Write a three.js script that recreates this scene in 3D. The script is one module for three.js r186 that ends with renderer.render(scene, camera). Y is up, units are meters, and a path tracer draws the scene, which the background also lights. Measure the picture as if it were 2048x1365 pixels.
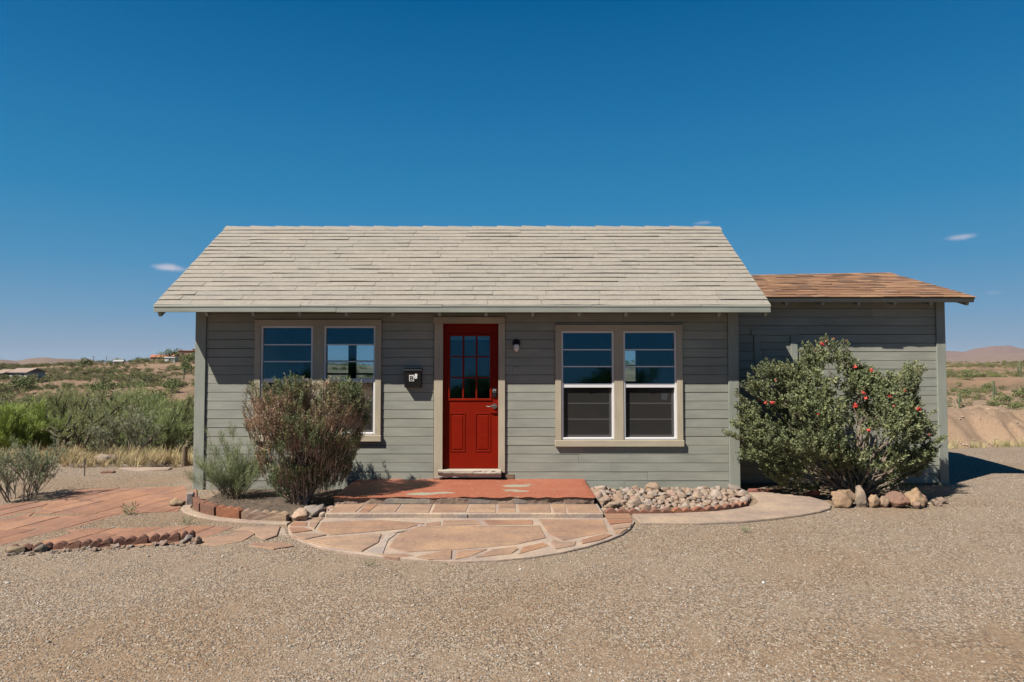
import * as THREE from 'three';
import { mergeGeometries, mergeVertices } from 'three/addons/utils/BufferGeometryUtils.js';

// ------------------------------------------------------------------ camera, sky, sun, exposure
const scene = new THREE.Scene();
const FOCAL = 1300, HALF_H = 682.5;
const camera = new THREE.PerspectiveCamera(2 * Math.atan(HALF_H / FOCAL) * 180 / Math.PI, 2048 / 1365, 0.05, 30000);
camera.position.set(0, 1.736, 9.1);
camera.rotation.x = Math.atan(47.5 / FOCAL);
scene.add(camera);

const renderer = new THREE.WebGLRenderer({ antialias: true });
renderer.toneMapping = THREE.LinearToneMapping;
renderer.toneMappingExposure = 2.3;
renderer.shadowMap.enabled = true;

const SUN_DIR = new THREE.Vector3(-1.36, 2.017, 1).normalize();
const sun = new THREE.DirectionalLight(new THREE.Color(1.0, 0.935, 0.83), 5);
sun.position.copy(SUN_DIR).multiplyScalar(60);
sun.name = 'sun';
sun.castShadow = true;
sun.shadow.mapSize.set(4096, 4096);
sun.shadow.camera.left = -16; sun.shadow.camera.right = 16; sun.shadow.camera.top = 14; sun.shadow.camera.bottom = -14;
sun.shadow.camera.near = 1; sun.shadow.camera.far = 140;
scene.add(sun, sun.target);

const s2l = (c) => { c /= 255; return c <= 0.04045 ? c / 12.92 : Math.pow((c + 0.055) / 1.055, 2.4); };
const clamp = (x, a = 0, b = 1) => Math.min(b, Math.max(a, x));
const smooth = (a, b, x) => { const t = clamp((x - a) / (b - a)); return t * t * (3 - 2 * t); };
const lerp = (a, b, t) => a + (b - a) * t;
function rng(seed) { let a = seed >>> 0; return () => { a = (a + 0x6d2b79f5) | 0; let t = Math.imul(a ^ (a >>> 15), 1 | a); t = (t + Math.imul(t ^ (t >>> 7), 61 | t)) ^ t; return ((t ^ (t >>> 14)) >>> 0) / 4294967296; }; }
function hash3(x, y, z) { let h = Math.imul(x, 374761393) ^ Math.imul(y, 668265263) ^ Math.imul(z, 2147483647 ^ 0x5bd1e995); h = Math.imul(h ^ (h >>> 13), 1274126177); h ^= h >>> 16; return (h >>> 0) / 4294967296; }
function vnoise(x, y, z = 0, per = 0) {
  const X = Math.floor(x), Y = Math.floor(y), Z = Math.floor(z); let fx = x - X, fy = y - Y, fz = z - Z;
  fx = fx * fx * (3 - 2 * fx); fy = fy * fy * (3 - 2 * fy); fz = fz * fz * (3 - 2 * fz);
  const m = per ? (v) => ((v % per) + per) % per : (v) => v;
  const x0 = m(X), x1 = m(X + 1), y0 = m(Y), y1 = m(Y + 1);
  const a = lerp(lerp(hash3(x0, y0, Z), hash3(x1, y0, Z), fx), lerp(hash3(x0, y1, Z), hash3(x1, y1, Z), fx), fy);
  if (fz === 0) return a * 2 - 1;
  const b = lerp(lerp(hash3(x0, y0, Z + 1), hash3(x1, y0, Z + 1), fx), lerp(hash3(x0, y1, Z + 1), hash3(x1, y1, Z + 1), fx), fy);
  return lerp(a, b, fz) * 2 - 1;
}
function fbm(x, y, o = 4, z = 0, per = 0) { let s = 0, a = 0.5, n = 0; for (let i = 0; i < o; i++) { s += a * vnoise(x, y, z + i * 7, per); n += a; x *= 2; y *= 2; per *= 2; a *= 0.5; } return s / n; }

{ // the sky: clear desert air with four small fair-weather clouds
  const W = 3072, H = 1536, data = new Float32Array(W * H * 4);
  const stops = [[-90, 150, 164, 178], [0, 147, 166, 185], [1.4, 140, 163, 186], [4.3, 112, 155, 189], [8, 80, 144, 187], [13.4, 49, 131, 180], [22, 27, 110, 166], [30, 3, 92, 148], [50, 2, 74, 128], [90, 2, 62, 112]];
  for (let j = 0; j < H; j++) {
    const el = ((j + 0.5) / H - 0.5) * 180; let k = 0; while (k < stops.length - 2 && el > stops[k + 1][0]) k++;
    const a = stops[k], b = stops[k + 1], t = clamp((el - a[0]) / (b[0] - a[0]));
    const c = [1, 2, 3].map((i) => lerp(s2l(a[i]), s2l(b[i]), t) / 2.3); // as the photograph shows it at this exposure
    for (let i = 0; i < W; i++) { const o = (j * W + i) * 4; data[o] = c[0]; data[o + 1] = c[1]; data[o + 2] = c[2]; data[o + 3] = 1; }
  }
  // azimuth (degrees right of the house's axis), elevation, half width, half height, strength
  for (const [az, el, wx, hy, st, sd] of [[-28.1, 7.55, 1.25, 0.36, 0.8, 1], [-27.0, 7.45, 0.9, 0.22, 0.35, 2], [34.9, 9.2, 1.05, 0.24, 0.62, 3], [16.4, 11.9, 0.75, 0.17, 0.42, 4], [36.6, 5.1, 0.6, 0.12, 0.25, 5]]) {
    const j0 = Math.floor(((el - 1.2) / 180 + 0.5) * H), j1 = Math.ceil(((el + 1.2) / 180 + 0.5) * H);
    for (let j = j0; j <= j1; j++) for (let i = 0; i < W; i++) {
      const ang = ((i + 0.5) / W - 0.5) * 360, a = ang + 90, e = ((j + 0.5) / H - 0.5) * 180; // forward is -z, which is -90 degrees
      if (Math.abs(a - az) > 2.5) continue;
      const dx = (a - az) / wx, dy = (e - el) / (e > el ? hy : hy * 0.7), n = fbm(a * 2.2 + sd * 9, e * 5, 4, sd);
      const d = clamp((1 - Math.sqrt(dx * dx + dy * dy)) * 1.5 + n * 0.55) * st, o = (j * W + i) * 4;
      data[o] = lerp(data[o], 0.25, d); data[o + 1] = lerp(data[o + 1], 0.25, d); data[o + 2] = lerp(data[o + 2], 0.29, d);
    }
  }
  const t = new THREE.DataTexture(data, W, H, THREE.RGBAFormat, THREE.FloatType);
  t.mapping = THREE.EquirectangularReflectionMapping; t.magFilter = t.minFilter = THREE.LinearFilter; t.colorSpace = THREE.LinearSRGBColorSpace; t.needsUpdate = true;
  scene.background = t; scene.environment = t;
}

// ------------------------------------------------------------------ helpers
const taken = new Map();
function numbered(n) { const k = taken.get(n) ?? 0; taken.set(n, k + 1); return k ? n + '_' + String(k).padStart(3, '0') : n; }
function mesh(name, geo, mat, parent) { const m = new THREE.Mesh(geo, mat); m.name = parent ? name : numbered(name); m.castShadow = m.receiveShadow = true; (parent ?? scene).add(m); return m; }
function group(name, parent) { const g = new THREE.Group(); g.name = parent ? name : numbered(name); (parent ?? scene).add(g); return g; }
function tag(o, label, category, grp, kind) { if (label) o.userData.label = label; if (category) o.userData.category = category; if (grp) o.userData.group = grp; if (kind) o.userData.kind = kind; return o; }
const V = (x, y, z) => new THREE.Vector3(x, y, z);

class GB { // collects triangles
  constructor() { this.p = []; this.c = []; }
  tri(a, b, c) { this.p.push(a.x, a.y, a.z, b.x, b.y, b.z, c.x, c.y, c.z); return this; }
  quad(a, b, c, d) { return this.tri(a, b, c).tri(a, c, d); }
  tube(pts, radii, seg = 5) {
    let prev = null; const up = V(0.31, 0.2, 0.93);
    for (let i = 0; i < pts.length; i++) {
      const d = pts[Math.min(i + 1, pts.length - 1)].clone().sub(pts[Math.max(i - 1, 0)]).normalize();
      const s = d.clone().cross(up).normalize(), t = s.clone().cross(d), ring = [];
      for (let k = 0; k < seg; k++) { const a = k / seg * Math.PI * 2; ring.push(pts[i].clone().addScaledVector(s, Math.cos(a) * radii[i]).addScaledVector(t, Math.sin(a) * radii[i])); }
      if (prev) for (let k = 0; k < seg; k++) { const l = (k + 1) % seg; this.quad(prev[k], prev[l], ring[l], ring[k]); }
      prev = ring;
    }
    return this;
  }
  geo(weld = false) {
    let g = new THREE.BufferGeometry(); g.setAttribute('position', new THREE.Float32BufferAttribute(this.p, 3));
    if (weld) g = mergeVertices(g, 1e-4);
    g.computeVertexNormals(); return g;
  }
}
function uvm(g, ox = 0, oy = 0, swap = false) { // uv in metres by the way a face points
  const p = g.attributes.position, n = g.attributes.normal, uv = new Float32Array(p.count * 2);
  for (let i = 0; i < p.count; i++) {
    const ax = Math.abs(n.getX(i)), ay = Math.abs(n.getY(i)), az = Math.abs(n.getZ(i)); let a, b;
    if (az >= ax && az >= ay) { a = p.getX(i); b = p.getY(i); } else if (ay >= ax) { a = p.getX(i); b = p.getZ(i); } else { a = p.getZ(i); b = p.getY(i); }
    if (swap) [a, b] = [b, a];
    uv[i * 2] = a + ox; uv[i * 2 + 1] = b + oy;
  }
  g.setAttribute('uv', new THREE.BufferAttribute(uv, 2)); return g;
}
function cbox(w, h, d, c = 0.003) { // a box with chamfered edges about its centre, 44 triangles
  c = Math.min(c, w / 3, h / 3, d / 3);
  const b = new GB(), W = w / 2, H = h / 2, D = d / 2, P = (sx, sy, sz, ax) => V(sx * (W - (ax === 0 ? 0 : c)), sy * (H - (ax === 1 ? 0 : c)), sz * (D - (ax === 2 ? 0 : c)));
  const put = (pts) => { // faces outward
    const n = pts[1].clone().sub(pts[0]).cross(pts[2].clone().sub(pts[0])), m = pts.reduce((s, q) => s.add(q), V(0, 0, 0));
    if (n.dot(m) < 0) pts.reverse();
    pts.length === 4 ? b.quad(...pts) : b.tri(...pts);
  };
  for (const s of [-1, 1]) { put([P(s, -1, -1, 0), P(s, 1, -1, 0), P(s, 1, 1, 0), P(s, -1, 1, 0)]); put([P(-1, s, -1, 1), P(1, s, -1, 1), P(1, s, 1, 1), P(-1, s, 1, 1)]); put([P(-1, -1, s, 2), P(1, -1, s, 2), P(1, 1, s, 2), P(-1, 1, s, 2)]); }
  for (const s of [-1, 1]) for (const t of [-1, 1]) {
    put([P(s, t, -1, 0), P(s, t, 1, 0), P(s, t, 1, 1), P(s, t, -1, 1)]); put([P(s, -1, t, 0), P(s, 1, t, 0), P(s, 1, t, 2), P(s, -1, t, 2)]); put([P(-1, s, t, 1), P(1, s, t, 1), P(1, s, t, 2), P(-1, s, t, 2)]);
    for (const q of [-1, 1]) put([P(s, t, q, 0), P(s, t, q, 1), P(s, t, q, 2)]);
  }
  return b.geo();
}
const R0 = rng(4711);
function slab(x0, x1, y0, y1, z0, z1, c = 0.003, swap = false) { return uvm(cbox(x1 - x0, y1 - y0, z1 - z0, c), R0() * 7, R0() * 7, swap).translate((x0 + x1) / 2, (y0 + y1) / 2, (z0 + z1) / 2); }
function prism(poly, y0, y1, inset = 0.006, wob = 0) { // a flat stone from a ground outline [x, z]; the top edge is worn back
  const n = poly.length, cx = poly.reduce((s, p) => s + p[0], 0) / n, cz = poly.reduce((s, p) => s + p[1], 0) / n, b = new GB();
  const at = (p, k, y) => { const dx = cx - p[0], dz = cz - p[1], l = Math.hypot(dx, dz) || 1; return V(p[0] + dx / l * k, y, p[1] + dz / l * k); };
  const hs = poly.map(() => (R0() - 0.5) * wob), C = V(cx, y1, cz);
  for (let i = 0; i < n; i++) {
    const j = (i + 1) % n, p = poly[i], q = poly[j];
    const a = at(p, 0, y0), c = at(q, 0, y0), d = at(p, 0, y1 - inset * 0.7 + hs[i]), e = at(q, 0, y1 - inset * 0.7 + hs[j]), f = at(p, inset, y1 + hs[i]), g = at(q, inset, y1 + hs[j]);
    const up = (p[0] - cx) * (q[1] - cz) - (p[1] - cz) * (q[0] - cx) > 0;
    if (up) { b.quad(a, d, e, c); b.quad(d, f, g, e); b.tri(C, g, f); } else { b.quad(a, c, e, d); b.quad(d, e, g, f); b.tri(C, f, g); }
  }
  return uvm(b.geo(), R0() * 5, R0() * 5);
}
function extruded(poly, y0, y1, bev = 0.008) { // any ground outline [x, z], not only a convex one
  const sh = new THREE.Shape(poly.map(([x, z]) => new THREE.Vector2(x, -z)));
  const g = new THREE.ExtrudeGeometry(sh, { depth: y1 - y0 - bev, bevelEnabled: true, bevelSize: bev, bevelThickness: bev, bevelOffset: -bev, bevelSegments: 2, steps: 1 });
  g.rotateX(-Math.PI / 2).translate(0, y0, 0); return uvm(g, R0() * 5, R0() * 5);
}
function inPoly(poly, x, y) { let r = false; for (let i = 0, j = poly.length - 1; i < poly.length; j = i++) { const [a, b] = poly[i], [c, d] = poly[j]; if ((b > y) !== (d > y) && x < (c - a) * (y - b) / (d - b) + a) r = !r; } return r; }
function edgeDist(poly, x, y) { let m = 1e9; for (let i = 0, j = poly.length - 1; i < poly.length; j = i++) { const [a, b] = poly[j], [c, d] = poly[i], l = (c - a) ** 2 + (d - b) ** 2, t = clamp(((x - a) * (c - a) + (y - b) * (d - b)) / l); m = Math.min(m, Math.hypot(x - a - t * (c - a), y - b - t * (d - b))); } return m; }
function clipConvex(sub, clip) { // Sutherland-Hodgman
  let area = 0; for (let i = 0; i < clip.length; i++) { const a = clip[i], b = clip[(i + 1) % clip.length]; area += a[0] * b[1] - b[0] * a[1]; }
  const sg = Math.sign(area); let out = sub;
  for (let i = 0; i < clip.length && out.length; i++) {
    const a = clip[i], b = clip[(i + 1) % clip.length], side = (p) => sg * ((b[0] - a[0]) * (p[1] - a[1]) - (b[1] - a[1]) * (p[0] - a[0])), inn = out; out = [];
    for (let k = 0; k < inn.length; k++) {
      const p = inn[k], q = inn[(k + 1) % inn.length], sp = side(p), sq = side(q);
      if (sp >= 0) out.push(p);
      if ((sp >= 0) !== (sq >= 0)) { const t = sp / (sp - sq); out.push([lerp(p[0], q[0], t), lerp(p[1], q[1], t)]); }
    }
  }
  return out;
}
const areaOf = (p) => Math.abs(p.reduce((s, a, i) => { const b = p[(i + 1) % p.length]; return s + a[0] * b[1] - b[0] * a[1]; }, 0)) / 2;

// ------------------------------------------------------------------ textures and materials
function tex(n, metres, fn, srgb = true, m = n) {
  const d = new Uint8Array(n * m * 4);
  for (let j = 0; j < m; j++) for (let i = 0; i < n; i++) { const c = fn(i / n, j / m, i, j), o = (j * n + i) * 4; for (let k = 0; k < 3; k++) d[o + k] = clamp(Array.isArray(c) ? c[k] : c) * 255; d[o + 3] = 255; }
  const t = new THREE.DataTexture(d, n, m, THREE.RGBAFormat); t.wrapS = t.wrapT = THREE.RepeatWrapping; t.magFilter = THREE.LinearFilter; t.minFilter = THREE.LinearMipmapLinearFilter; t.generateMipmaps = true;
  if (srgb) t.colorSpace = THREE.SRGBColorSpace;
  t.repeat.set(1 / metres, 1 / (metres * m / n)); t.needsUpdate = true; return t;
}
const TONE = 0.77; // the swatches below were read off at a shorter exposure; this takes them to base colours
const col = (a) => new THREE.Color().setRGB(a[0] * TONE, a[1] * TONE, a[2] * TONE);
const M = (c, rough = 0.8, o = {}) => new THREE.MeshStandardMaterial({ color: col(c), roughness: rough, ...o });
const P = (c, rough, o) => new THREE.MeshPhysicalMaterial({ color: col(c), roughness: rough, ...o });

const grainV = (u, v) => 0.5 + 0.28 * fbm(u * 6, v * 90, 3, 1, 0) + 0.22 * fbm(u * 3, v * 24, 2, 5);
const tGrain = tex(512, 1.6, (u, v) => 0.90 + 0.035 * fbm(u * 8, v * 64, 3, 1, 8) + 0.07 * fbm(u * 4, v * 4, 4, 9, 4) + (fbm(u * 34, v * 68, 2, 3, 34) > 0.74 ? -0.08 : 0));
const tGrainB = tex(512, 1.6, (u, v) => 0.55 + 0.35 * fbm(u * 8, v * 64, 3, 1, 8) + 0.18 * fbm(u * 6, v * 12, 3, 4, 6), false);
const tGran = tex(512, 0.9, (u, v, i, j) => 0.88 + 0.11 * (hash3(i, j, 3) - 0.5) + 0.04 * fbm(u * 6, v * 6, 4, 2, 6) + 0.05 * fbm(u * 40, v * 40, 2, 7, 40));
const tStone = tex(512, 1.3, (u, v) => { const a = fbm(u * 5, v * 5, 5, 3, 5), b = fbm(u * 4, v * 22, 3, 8, 4), c = fbm(u * 60, v * 60, 2, 11, 60); const k = 0.86 + 0.13 * a + 0.06 * b + 0.06 * c; return [k, k - 0.03 * b - 0.02, k - 0.05 * b - 0.05 * a - 0.02]; });
const tStoneB = tex(512, 1.3, (u, v) => 0.5 + 0.3 * fbm(u * 6, v * 6, 5, 13, 6) + 0.2 * fbm(u * 50, v * 50, 2, 15, 50), false);
const tRough = tex(256, 0.5, (u, v) => 0.5 + 0.5 * fbm(u * 8, v * 8, 5, 23, 8), false);
// gravel: packed pebbles, each its own colour
function pebbleField(n, cells, seed) {
  const pts = []; for (let j = 0; j < cells; j++) for (let i = 0; i < cells; i++) pts.push([i + hash3(i, j, seed), j + hash3(i, j, seed + 1), 0.55 + 0.9 * hash3(i, j, seed + 2), hash3(i, j, seed + 3), hash3(i, j, seed + 4)]);
  const h = new Float32Array(n * n), id = new Int32Array(n * n);
  for (let y = 0; y < n; y++) for (let x = 0; x < n; x++) {
    const px = x / n * cells, py = y / n * cells, X = Math.floor(px), Y = Math.floor(py); let best = 9, bi = 0;
    for (let b = -1; b <= 1; b++) for (let a = -1; a <= 1; a++) { const k = ((Y + b + cells) % cells) * cells + (X + a + cells) % cells, q = pts[k]; let dx = px - q[0], dy = py - q[1]; dx -= Math.round(dx / cells) * cells; dy -= Math.round(dy / cells) * cells; const d = (dx * dx + dy * dy) / (q[2] * q[2]); if (d < best) { best = d; bi = k; } }
    h[y * n + x] = Math.sqrt(Math.max(0, 1 - best * 1.6)); id[y * n + x] = bi;
  }
  return { h, id, pts, n };
}
const PF = pebbleField(1024, 150, 5), PALETTE = [[0.86, 0.79, 0.70], [0.80, 0.72, 0.62], [0.93, 0.88, 0.81], [0.70, 0.64, 0.57], [0.84, 0.74, 0.62], [0.60, 0.55, 0.50], [0.90, 0.80, 0.70], [0.78, 0.66, 0.56], [0.97, 0.94, 0.90]];
const sandy = (u, v) => 0.75 * smooth(0.05, 0.5, fbm(u * 5, v * 5, 4, 31, 5));
const tGravel = tex(1024, 2.0, (u, v, i, j) => {
  const k = j * 1024 + i, q = PF.pts[PF.id[k]], c = PALETTE[Math.floor(q[3] * PALETTE.length)], s = Math.max(sandy(u, v) * (0.4 + 0.6 * (q[4] > 0.3)), PF.h[k] < 0.16 ? 1 : 0), g = 0.80 + 0.07 * fbm(u * 90, v * 90, 2, 3, 90);
  return [lerp(c[0], g, s), lerp(c[1], g * 0.90, s), lerp(c[2], g * 0.79, s)];
});
const tGravelB = tex(1024, 2.0, (u, v, i, j) => { const k = j * 1024 + i; return 0.12 + 0.8 * PF.h[k] * (0.5 + 0.5 * PF.pts[PF.id[k]][4]) * (1 - 0.75 * sandy(u, v)) + 0.05 * hash3(i, j, 9); }, false);

const bumpy = (map, b, s) => ({ map, bumpMap: b, bumpScale: s });
const sidingColors = [[0.281, 0.286, 0.242], [0.270, 0.277, 0.236], [0.291, 0.293, 0.247], [0.275, 0.283, 0.245]];
const mSiding = sidingColors.map((c) => M(c, 0.62, bumpy(tGrain, tGrainB, 0.0016)));
const mSidingTrim = M([0.272, 0.288, 0.250], 0.6, bumpy(tGrain, tGrainB, 0.0014));
const mCream = M([0.43, 0.37, 0.275], 0.6, bumpy(tGrain, tGrainB, 0.0012));
const mVinyl = M([0.62, 0.61, 0.62], 0.38);
const mDark = M([0.012, 0.011, 0.010], 0.7);
const mRed = P([0.215, 0.0098, 0.0018], 0.55, { specularIntensity: 0.15, map: tGrain, bumpMap: tGrainB, bumpScale: 0.0005 });
const mSheath = M([0.05, 0.045, 0.04], 0.9);
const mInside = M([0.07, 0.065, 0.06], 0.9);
const mGlass = P([1, 1, 1], 0.015, { transmission: 1, ior: 2.2, thickness: 0 });
const mFilm = P([0.52, 0.86, 1.0], 0.01, { transmission: 1, ior: 1.001, thickness: 0 }); // blue tint of the sealed panes
const mScreen = M([0.008, 0.0075, 0.006], 0.9, { transparent: true, opacity: 0.74, side: THREE.DoubleSide });
const mShingle = [[0.304, 0.272, 0.231], [0.297, 0.267, 0.228], [0.312, 0.277, 0.234], [0.292, 0.266, 0.228]].map((c) => M(c, 0.92, bumpy(tGran, tRough, 0.0015)));
const mBrownShingle = [[0.27, 0.135, 0.066], [0.32, 0.172, 0.088], [0.23, 0.115, 0.058], [0.29, 0.16, 0.09], [0.165, 0.088, 0.05]].map((c) => M(c, 0.92, bumpy(tGran, tRough, 0.0015)));
const mConcrete = M([0.32, 0.27, 0.22], 0.9, bumpy(tStone, tStoneB, 0.006));
const mPaleConcrete = M([0.36, 0.284, 0.216], 0.9, bumpy(tStone, tStoneB, 0.005));
const mMortar = M([0.40, 0.325, 0.255], 0.95, bumpy(tStone, tStoneB, 0.007));
const mFlag = [[0.335, 0.215, 0.138], [0.35, 0.232, 0.152], [0.325, 0.185, 0.112], [0.36, 0.25, 0.17], [0.315, 0.158, 0.088]].map((c) => M(c, 0.85, bumpy(tStone, tStoneB, 0.004)));
const mPaver = [[0.312, 0.160, 0.092], [0.325, 0.172, 0.102], [0.295, 0.150, 0.086], [0.33, 0.183, 0.113], [0.31, 0.165, 0.098]].map((c) => M(c, 0.88, bumpy(tStone, tStoneB, 0.003)));
const mTerra = [[0.215, 0.105, 0.066], [0.20, 0.095, 0.062], [0.235, 0.115, 0.072]].map((c) => M(c, 0.9, bumpy(tStone, tStoneB, 0.005)));
const mRock = [[0.36, 0.285, 0.215], [0.32, 0.235, 0.16], [0.40, 0.34, 0.285], [0.27, 0.195, 0.14], [0.37, 0.265, 0.20], [0.26, 0.23, 0.195]].map((c) => M(c, 0.88, bumpy(tStone, tStoneB, 0.006)));
const mWood = M([0.16, 0.11, 0.07], 0.9, bumpy(tGrain, tGrainB, 0.004));
const mSteel = M([0.32, 0.31, 0.30], 0.32, { metalness: 0.9 });
const mBlack = P([0.007, 0.007, 0.007], 0.5, { specularIntensity: 0.5 });
const mWhitePrint = M([0.78, 0.76, 0.72], 0.6);
const mBark = M([0.10, 0.075, 0.055], 0.95), mBarkPale = M([0.26, 0.21, 0.16], 0.95), mBarkGreen = M([0.14, 0.15, 0.075], 0.9);
const leafMat = () => new THREE.MeshPhysicalMaterial({ color: 0xffffff, vertexColors: true, roughness: 0.75, transmission: 0.38, thickness: 0, side: THREE.DoubleSide });
const mLeaf = leafMat(), mLeafFar = new THREE.MeshStandardMaterial({ color: 0xffffff, roughness: 0.9, side: THREE.DoubleSide });
// ------------------------------------------------------------------ terrain
const curve = (pts) => (q) => { if (q <= pts[0][0]) return pts[0][1]; for (let i = 1; i < pts.length; i++) if (q <= pts[i][0]) { const t = (q - pts[i - 1][0]) / (pts[i][0] - pts[i - 1][0]); return lerp(pts[i - 1][1], pts[i][1], t * t * (3 - 2 * t) * 0.5 + t * 0.5); } return pts[pts.length - 1][1]; };
const leftRise = curve([[0, -0.05], [5, -1.0], [13, -2.6], [30, -4.2], [50, -3.7], [90, -1.7], [150, -0.2], [210, 0.6], [280, 1.1], [420, 0.6], [1000, -6], [6000, -30]]);
const rightRise = curve([[0, -0.05], [5, -0.8], [14, -2.5], [25, -3.5], [30.5, -3.4], [33, -1.75], [36, -1.2], [60, -0.9], [140, 0.35], [250, 1.7], [380, 2.9], [600, 3.2], [1500, -2], [6000, -30]]);
function groundY(x, z) {
  if (z > 16) { const q = z - 16; return -0.05 - 9 * smooth(0, 90, q) - 20 * smooth(90, 4000, q) + 0.25 * smooth(0, 30, q) * fbm(x / 14, z / 14, 3, 41); }
  const zc = lerp(-2.6, -4.6, smooth(-4, 7, x)), q = zc - z + 0.5 * fbm(x / 3, z / 3, 2, 44);
  const near = -0.020 + 0.010 * smooth(-2.2, -3.0, x) * smooth(4.2, 3.4, z) + 0.010 * fbm(x / 1.4, z / 1.4, 4, 51) + 0.012 * fbm(x / 5, z / 5, 2, 52);
  if (q <= 0) return near;
  const w = smooth(-0.35, 0.45, x / (q + 8));
  let y = lerp(leftRise(q), rightRise(q), w) + 0.05 + near;
  const rough = clamp(q / 60);
  y += rough * (1.3 * fbm(x / 38, z / 38, 5, 61) + 0.35 * fbm(x / 9, z / 9, 3, 63)) * (1 - 0.6 * w * smooth(45, 20, q));
  y -= rough * 0.9 * Math.pow(1 - Math.abs(fbm(x / 60 + 3, z / 90, 3, 71)), 6);
  y += 4.0 * Math.exp(-(((x + 112) / 32) ** 2) - (((z + 232) / 60) ** 2)) * (1 - w);
  if (w > 0.3 && q > 30 && q < 33.5) y += w * 0.35 * Math.sign(fbm(x / 2.2, 4, 3, 87) + 0.05) * smooth(30, 31, q) * smooth(33.5, 32.5, q);
  if (w > 0.3 && q > 24 && q < 44) { const k = w * smooth(24, 30, q) * smooth(44, 36, q); y += k * (0.55 * fbm(x / 3.2, z / 2.2, 4, 81) + 0.42 * fbm(x / 0.9, z / 1.1, 3, 85) - 0.9 * Math.pow(1 - Math.abs(fbm(x / 2.4 + 9, z / 9, 3, 83)), 7)); }
  return y;
}
const paveA = [[-6.12, -0.08], [-4.68, -0.26], [-4.32, 0.345], [-3.93, 1.42], [-4.55, 1.43], [-5.53, 1.6], [-6.13, 1.24], [-5.9, 0.76]];
const paveParts = [[[-6.12, -0.08], [-4.68, -0.26], [-4.32, 0.345], [-3.93, 1.42], [-4.55, 1.43], [-5.53, 1.60], [-5.90, 0.70]], [[-5.90, 0.70], [-5.53, 1.60], [-6.75, 1.66], [-6.6, 1.15]], [[-4.55, 1.43], [-4.69, 2.16], [-4.86, 3.02], [-6.9, 3.55], [-6.9, 2.35], [-5.53, 1.60]], [[-4.69, 2.16], [-3.37, 2.03], [-2.98, 2.05], [-3.13, 2.72], [-4.55, 2.99], [-4.86, 3.02]]];
const patioOutline = [[-2.42, 1.60], [-2.45, 2.02], [-2.34, 2.32], [-2.13, 2.62], [-1.84, 2.87], [-1.5, 3.06], [-1.12, 3.20], [-0.75, 3.29], [-0.40, 3.32], [-0.1, 3.28], [0.22, 3.18], [0.5, 3.03], [0.76, 2.83], [0.98, 2.61], [1.16, 2.38], [1.30, 2.12], [1.385, 1.85], [1.40, 1.50], [1.02, 1.47], [1.02, 1.60]];
patioOutline.forEach((p, i) => { if (i > 0 && i < 18) { const dx = -0.53 - p[0], dz = 1.7 - p[1], l = Math.hypot(dx, dz); p[0] += dx / l * 0.03; p[1] += dz / l * 0.03; } });
const walkOutline = [[1.40, 1.47], [1.41, 1.90], [2.07, 1.90], [2.55, 1.82], [2.99, 1.67], [3.37, 1.50], [3.66, 1.33], [3.86, 1.16], [3.96, 0.98], [4.0, 0.78], [3.92, 0.5], [3.75, 0.3], [3.45, 0.18], [3.22, 0.2], [3.18, 0.55], [3.13, 0.80], [2.96, 1.02], [2.7, 1.2], [2.42, 1.33], [1.9, 1.44]];
const irregular = [[[-3.15, 2.57], [-3.01, 2.43], [-2.78, 2.22], [-2.65, 2.33], [-2.66, 2.62], [-2.86, 2.80], [-3.06, 2.72]], [[-2.93, 2.21], [-2.88, 2.05], [-2.50, 2.02], [-2.40, 2.40], [-2.46, 2.56], [-2.61, 2.42], [-2.67, 2.28], [-2.78, 2.19]], [[-2.54, 2.77], [-2.53, 2.66], [-2.24, 2.67], [-2.10, 2.77], [-2.26, 2.88]]];
const hard = [...paveParts, patioOutline, walkOutline, [[-4.45, -3.6], [6.45, -3.6], [6.45, -0.4], [3.2, -0.4], [3.2, 0], [-4.45, 0]], [[-2.2, 0], [1.02, 0], [1.02, 1.7], [-2.2, 1.7]], ...irregular];
const onHard = (x, z, m = 0) => hard.some((p) => inPoly(p, x, z) || (m && edgeDist(p, x, z) < m));
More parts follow.
